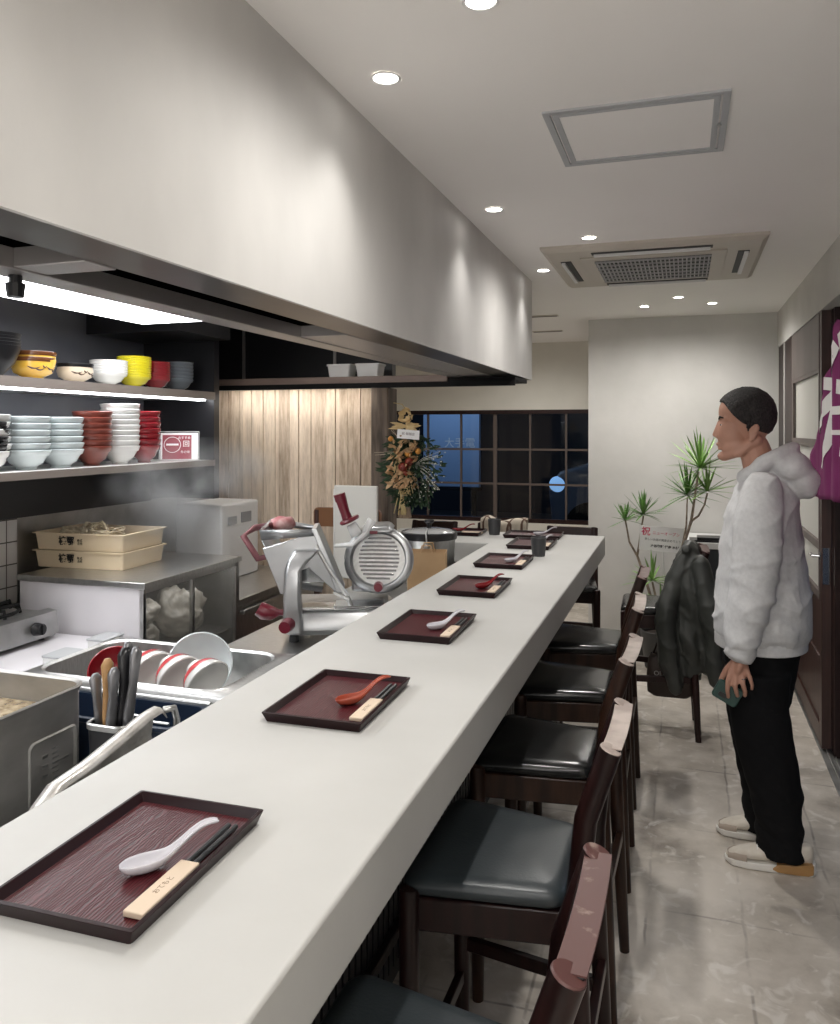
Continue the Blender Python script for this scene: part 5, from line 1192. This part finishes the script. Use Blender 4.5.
# eyes, brows, hair, ring
ew = mat('eye_white', (.7, .68, .65), .2); dk = mat('dark_hair', (.008, .007, .007), .7, c2=(.035, .03, .028), ns=90, stretch=(2, 2, 1), bump=.9)
for s_ in (-1, 1):
    o = MB().ell(tuple(q(722.7, 425, HY + s_*.030)), (.0095, .0110, .0050)).build('eye', ew, pe, smooth=True)
    MB().ell(tuple(q(721.2, 425, HY + s_*.030)), (.0062, .0062, .0048)).build('iris', dk, o, smooth=True)
    m_ = MB(); m_.tube([q(718.6, 419, HY + s_*.014), q(719.5, 416.8, HY + s_*.032), q(723, 418, HY + s_*.050)], [.003, .004, .002], 8); m_.build('eyebrow', dk, pe, smooth=True)
hc = q(748, 415, HY)
hm = MB(); rings = []; nA = 64
for j in range(15):
    ring = []
    for k in range(nA):
        a = 2*pi*k/nA          # 0 = back (+x), pi = front
        fr_ = (1 - cos(a)) / 2 if True else 0
        lim = 128 - 10*sin(a)**2 if cos(a) > 0 else 62 + (118 - 62) * max(0, abs(sin(a)) - .35) / .65 * (1 if abs(sin(a)) > .35 else 0)
        if cos(a) <= 0: lim = 60 + 52 * (abs(sin(a)) ** 4)
        if cos(a) > 0: lim = 112 + 22 * cos(a) ** .5
        th = R(2 + (lim - 2) * j / 14); rx = .101 if cos(a) < 0 else .099
        tk = 1.0 + .03 * (1 - (j / 14) ** 6)
        d_ = Vector((rx * cos(a) * sin(th), .0835 * sin(a) * sin(th), .104 * cos(th))) * tk
        d_ *= 1 + .03 * noise.noise(Vector((cos(a)*9, sin(a)*9, th*8))) + .014 * noise.noise(Vector((cos(a)*30, sin(a)*30, th*26)))
        if cos(a) < 0: d_.x -= .018 * (sin(th)) * (-cos(a)) 
        ring.append(hc + d_)
    rings.append(ring)
hm.loft(rings, True, False); hm.bm.faces.new(hm.bm.verts[:nA])
for s_ in (-1, 1): hm.tube([q(750, 415, HY + s_*.078), q(748.5, 424, HY + s_*.074), q(748, 431, HY + s_*.068)], [.010, .008, .003], 10)
hm.build('hair', dk, pe, smooth=True, solid=.016, offs=-1)
m_ = MB(); rp_ = q(743.2, 678.5, NY - .0115); m_.lathe([(.0098, -.0015), (.0108, -.0015), (.0108, .0015), (.0098, .0015)], tuple(rp_), 20, Matrix.Rotation(R(-16), 4, 'Y'), False); m_.build('ring', alu_hi, pe, smooth=30)

# hoodie
hood_m = mat('grey_marl_fleece', (.60, .60, .605), .92, c2=(.66, .66, .665), ns=70, bump=.06, bs=160)
hb = MB()
S_ = [(636, 760, .166, .185), (620, 761, .172, .20), (595, 762, .172, .20), (565, 762, .158, .20), (535, 761, .142, .198), (508, 762, .128, .19), (490, 765, .105, .160), (476, 766, .080, .105), (466, 764, .070, .085)]
hb.loft([[tuple(q(u, v, 3.30) + Vector((rx*cos(k*pi/14), ry*sin(k*pi/14), 0))) for k in range(28)] for v, u, rx, ry in S_])
for yy in (NY, 3.515):
    yc = 3.30 + (yy - 3.30) * .72
    chain(hb, [q(763, 492, yc), q(759, 520, 3.30 + (yy-3.30)*.93), q(756, 560, yy), q(752, 590, yy), q(745, 618, yy), q(741, 640, yy)], [.070, .084, .083, .074, .062, .056], 1, 18)
    chain(hb, [q(741, 643, yy), q(740, 650, yy)], [.047, .044], 1, 18)
# hood lying on the back and round the neck
for (u, v, dy, r) in ((800, 480, 0, (.062, .110, .066)), (790, 467, 0, (.072, .130, .062)), (780, 463, 0, (.060, .115, .045)), (806, 488, 0, (.036, .085, .040))): hb.ell(tuple(q(u, v, 3.29 + dy)), r, None, 24, 16)
cpts = []
for k in range(25):
    a = 2*pi*k/24; cpts.append(q(768 + 25*cos(a), 461 - 12*cos(a) + (4 if cos(a) < -.5 else 0), 3.29 + .088*sin(a)))
for a_, b_ in zip(cpts, cpts[1:]): capsule(hb, a_, b_, .024, .024, 1, 2, 10)
hb = hb.build('hoodie', hood_m, pe)
cuffz = q(741, 648, NY).z; hemz = q(741, 632, 3.3).z
def hfold(p, n):
    arm = p.y < -.15 or p.y > .15
    f_ = .009 * noise.noise(Vector((p.x * 5, p.y * 5, p.z * 3.5 + 3)))
    rd = 1 - abs(2 * noise.noise(Vector((p.x * 5 + p.z * 6, p.y * 5, p.z * 9 - p.x * 5)))); f_ += .007 * max(0, rd) ** 3
    if arm and p.z < 1.15: f_ += .009 * max(0, 1 - abs(2.2 * noise.noise(Vector((p.x * 5 + p.z * 3, p.y * 5, p.z * 14 + p.x * 6))))) ** 2 * (.4 + .6 * min(1, (1.2 - p.z) / .3)) - .002
    if abs(p.z - (hemz - .0)) < .005: f_ -= .003
    f_ += .0012 * noise.noise(Vector((p.x * 30, p.y * 20, p.z * 25)))
    # seam where the sleeve joins and the hood edge
    if p.z > 1.10 and p.y < -.05:
        sx_ = (p.x - (-.02 + .055 * cos((p.z - 1.30) * 9)))
    return f_
bake(hb, .0075, 3, .5, hfold)
# rib hem and cuffs
def band(c, rx, ry, z0, z1, name, ox=0):
    m_ = MB(); n_ = 72
    rr = []
    for z, k_ in ((z0, .97), (z0 + .004, 1.0), (z1 - .004, 1.0), (z1, .97)):
        rr.append([(c[0] + (rx * k_ + .0015 * (k % 2)) * cos(2*pi*k/n_), c[1] + (ry * k_ + .0015 * (k % 2)) * sin(2*pi*k/n_), z) for k in range(n_)])
    m_.loft(rr, True, True); return m_.build(name, hood_m, hb, smooth=50)
c_ = q(760, 636, 3.30); band(c_, .163, .182, c_.z - .035, c_.z + .012, 'rib_hem')
for yy in (NY, 3.515): c_ = q(739.8, 655, yy); band(c_, .039, .036, c_.z - .012, c_.z + .030, 'rib_cuff')
# trousers
tm = mat('black_cotton', (.006, .006, .007), .9, bump=.06, bs=120, spec=.2)
tb = MB()
hl = [(632, 760, .135, .155), (655, 760, .132, .165), (680, 759, .122, .165), (700, 759, .112, .160)]
tb.loft([[tuple(q(u, v, 3.30) + Vector((rx*cos(k*pi/14), ry*sin(k*pi/14), 0))) for k in range(28)] for v, u, rx, ry in hl])
for ly, L_ in ((3.205, [(670, 758, .112, .100), (706, 758, .108, .092), (735, 762, .103, .088), (762, 769, .100, .086), (790, 774, .094, .084), (812, 777, .084, .08), (835, 780, .086, .082), (853, 781, .084, .080)]),
               (3.405, [(670, 756, .110, .100), (706, 755, .106, .090), (735, 757, .098, .086), (762, 762, .094, .084), (790, 765, .088, .082), (805, 766, .082, .08), (820, 767, .084, .08), (830, 767, .082, .078)])):
    tb.loft([[tuple(q(u, v, ly) + Vector((rx*cos(k*pi/14), ry*sin(k*pi/14), 0))) for k in range(28)] for v, u, rx, ry in L_])
tb = tb.build('trousers', tm, pe)
def tfold(p, n):
    k_ = max(0, (.32 - p.z) / .32)
    return .007 * noise.noise(Vector((p.x * 10, p.y * 10, p.z * 6))) + (.004 + .012 * k_) * noise.noise(Vector((p.x * 6 + 3, p.y * 6, p.z * 26 + p.x * 14)))
bake(tb, .0085, 2, .5, tfold)
# shoes
shoe_c = mat('cream_shoe_fabric', (.62, .56, .48), .7, c2=(.70, .65, .57), ns=30); shoe_w = mat('white_sole', (.78, .76, .72), .5); gum = mat('tan_gum_sole', (.40, .22, .08), .4, coat=.3); shoe_t = mat('taupe_suede', (.42, .35, .29), .85)
for (x0_, ly, lab) in ((.150, 3.185, 'near'), (.128, 3.405, 'far')):
    sh = MB(); L = .298; bx0 = x0_ - O.x; by0 = ly - O.y
    sec = [(0, .012, .022, .030), (.02, .030, .024, .048), (.07, .042, .026, .066), (.13, .045, .028, .082), (.17, .042, .030, .104), (.21, .038, .032, .118), (.255, .037, .034, .112), (.285, .030, .036, .108), (.296, .014, .038, .098)]
    rr = []
    for t, hw, zb, zt in sec:
        rr.append([(bx0 + t, by0 + hw * (abs(cos(a)) ** .8) * (1 if cos(a) > 0 else -1), zb + (zt - zb) * (.5 + .5 * sin(a)) ** .9) for a in [2*pi*k/20 for k in range(20)]])
    sh.loft(rr); o = sh.build('shoe', shoe_c, pe, smooth=True, sub=1)
    so = MB(); rr = []
    for t, hw, zt in ((-.004, .012, .022), (.02, .036, .026), (.07, .047, .028), (.13, .046, .030), (.2, .042, .034), (.26, .041, .040), (.29, .034, .044), (.302, .014, .044)):
        zb = .010 if t < 0 else .0015
        rr.append([(bx0 + t, by0 - hw, zt), (bx0 + t, by0 - hw*1.02, (zb+zt)/2), (bx0 + t, by0 - hw*.93, zb), (bx0 + t, by0 + hw*.93, zb), (bx0 + t, by0 + hw*1.02, (zb+zt)/2), (bx0 + t, by0 + hw, zt)])
    so.loft(rr); so.build('sole', shoe_w, o, bevel=.003)
    gm = MB(); rr = []
    for t, hw, z0_, z1_ in ((.155, .0445, .014, .020), (.175, .0455, .006, .036), (.23, .0440, .005, .040), (.275, .0405, .006, .046), (.292, .036, .012, .044)):
        rr.append([(bx0 + t, by0 - hw, z1_), (bx0 + t, by0 - hw*1.025, (z0_+z1_)/2), (bx0 + t, by0 - hw*.99, z0_), (bx0 + t, by0 + hw*.99, z0_), (bx0 + t, by0 + hw*1.025, (z0_+z1_)/2), (bx0 + t, by0 + hw, z1_)])
    gm.loft(rr); gm.build('gum_heel', gum, o, bevel=.002)
    lc = MB()
    for k in range(5): xx = bx0 + .105 + k*.017; zz = .078 + k*.0095; lc.tube([(xx, by0 - .028, zz - .008), (xx + .004, by0, zz + .004), (xx, by0 + .028, zz - .008)], .003, 8)
    lc.build('laces', shoe_w, o, smooth=True)
    tp = MB(); tp.loft([[(bx0 + t, by0 + s2*hw, z) for s2, z in ((-1, zb), (-1.01, (zb+zt)/2), (-.9, zt), (.9, zt), (1.01, (zb+zt)/2), (1, zb))] for t, hw, zb, zt in ((.006, .022, .024, .036), (.03, .037, .026, .046), (.07, .0445, .028, .050))], False, False)
    tp.build('toe_guard', shoe_t, o, smooth=True)
# the green case in the hand
gc = empty('green_case', Q(727, 693, 3.105), 'dark green phone case or pouch held in the left hand of the person', 'case', rot=(0, R(28), 0))
grm = mat('dark_green_leather', (.015, .05, .042), .4, c2=(.02, .065, .055), ns=12)
MB().prism(rrect(0, 0, .046, .034, .010, 5), -.010, .008, frame3((0, 0, 0), (1, 0, 0), (0, 0, 1))).build('case_body', grm, gc, bevel=.003)
MB().prism(rrect(-.012, -.012, .016, .008, .007, 5), .0105, .0125, frame3((0, 0, 0), (1, 0, 0), (0, 0, 1))).build('camera_window', black_plastic, gc)
MB().tube([(.03, .0, .034), (.038, 0, .045), (.046, 0, .034)], .003, 8).build('loop', grm, gc, smooth=True)

# unseen soft fill light added behind the viewer to lift ceiling and walls
for (x, y, z, rx, sx, sy, pw) in ((-.1, -2.05, 1.35, R(90), 1.4, 2.0, FRONT_FILL_W),):
    ld = bpy.data.lights.new('front_fill_light', 'AREA'); ld.shape = 'RECTANGLE'; ld.size = sx; ld.size_y = sy; ld.energy = pw; ld.color = (1, .97, .94)
    lo = bpy.data.objects.new('front_fill_light', ld); col.objects.link(lo); lo.location = (x, y, z); lo.rotation_euler = (rx, 0, 0)
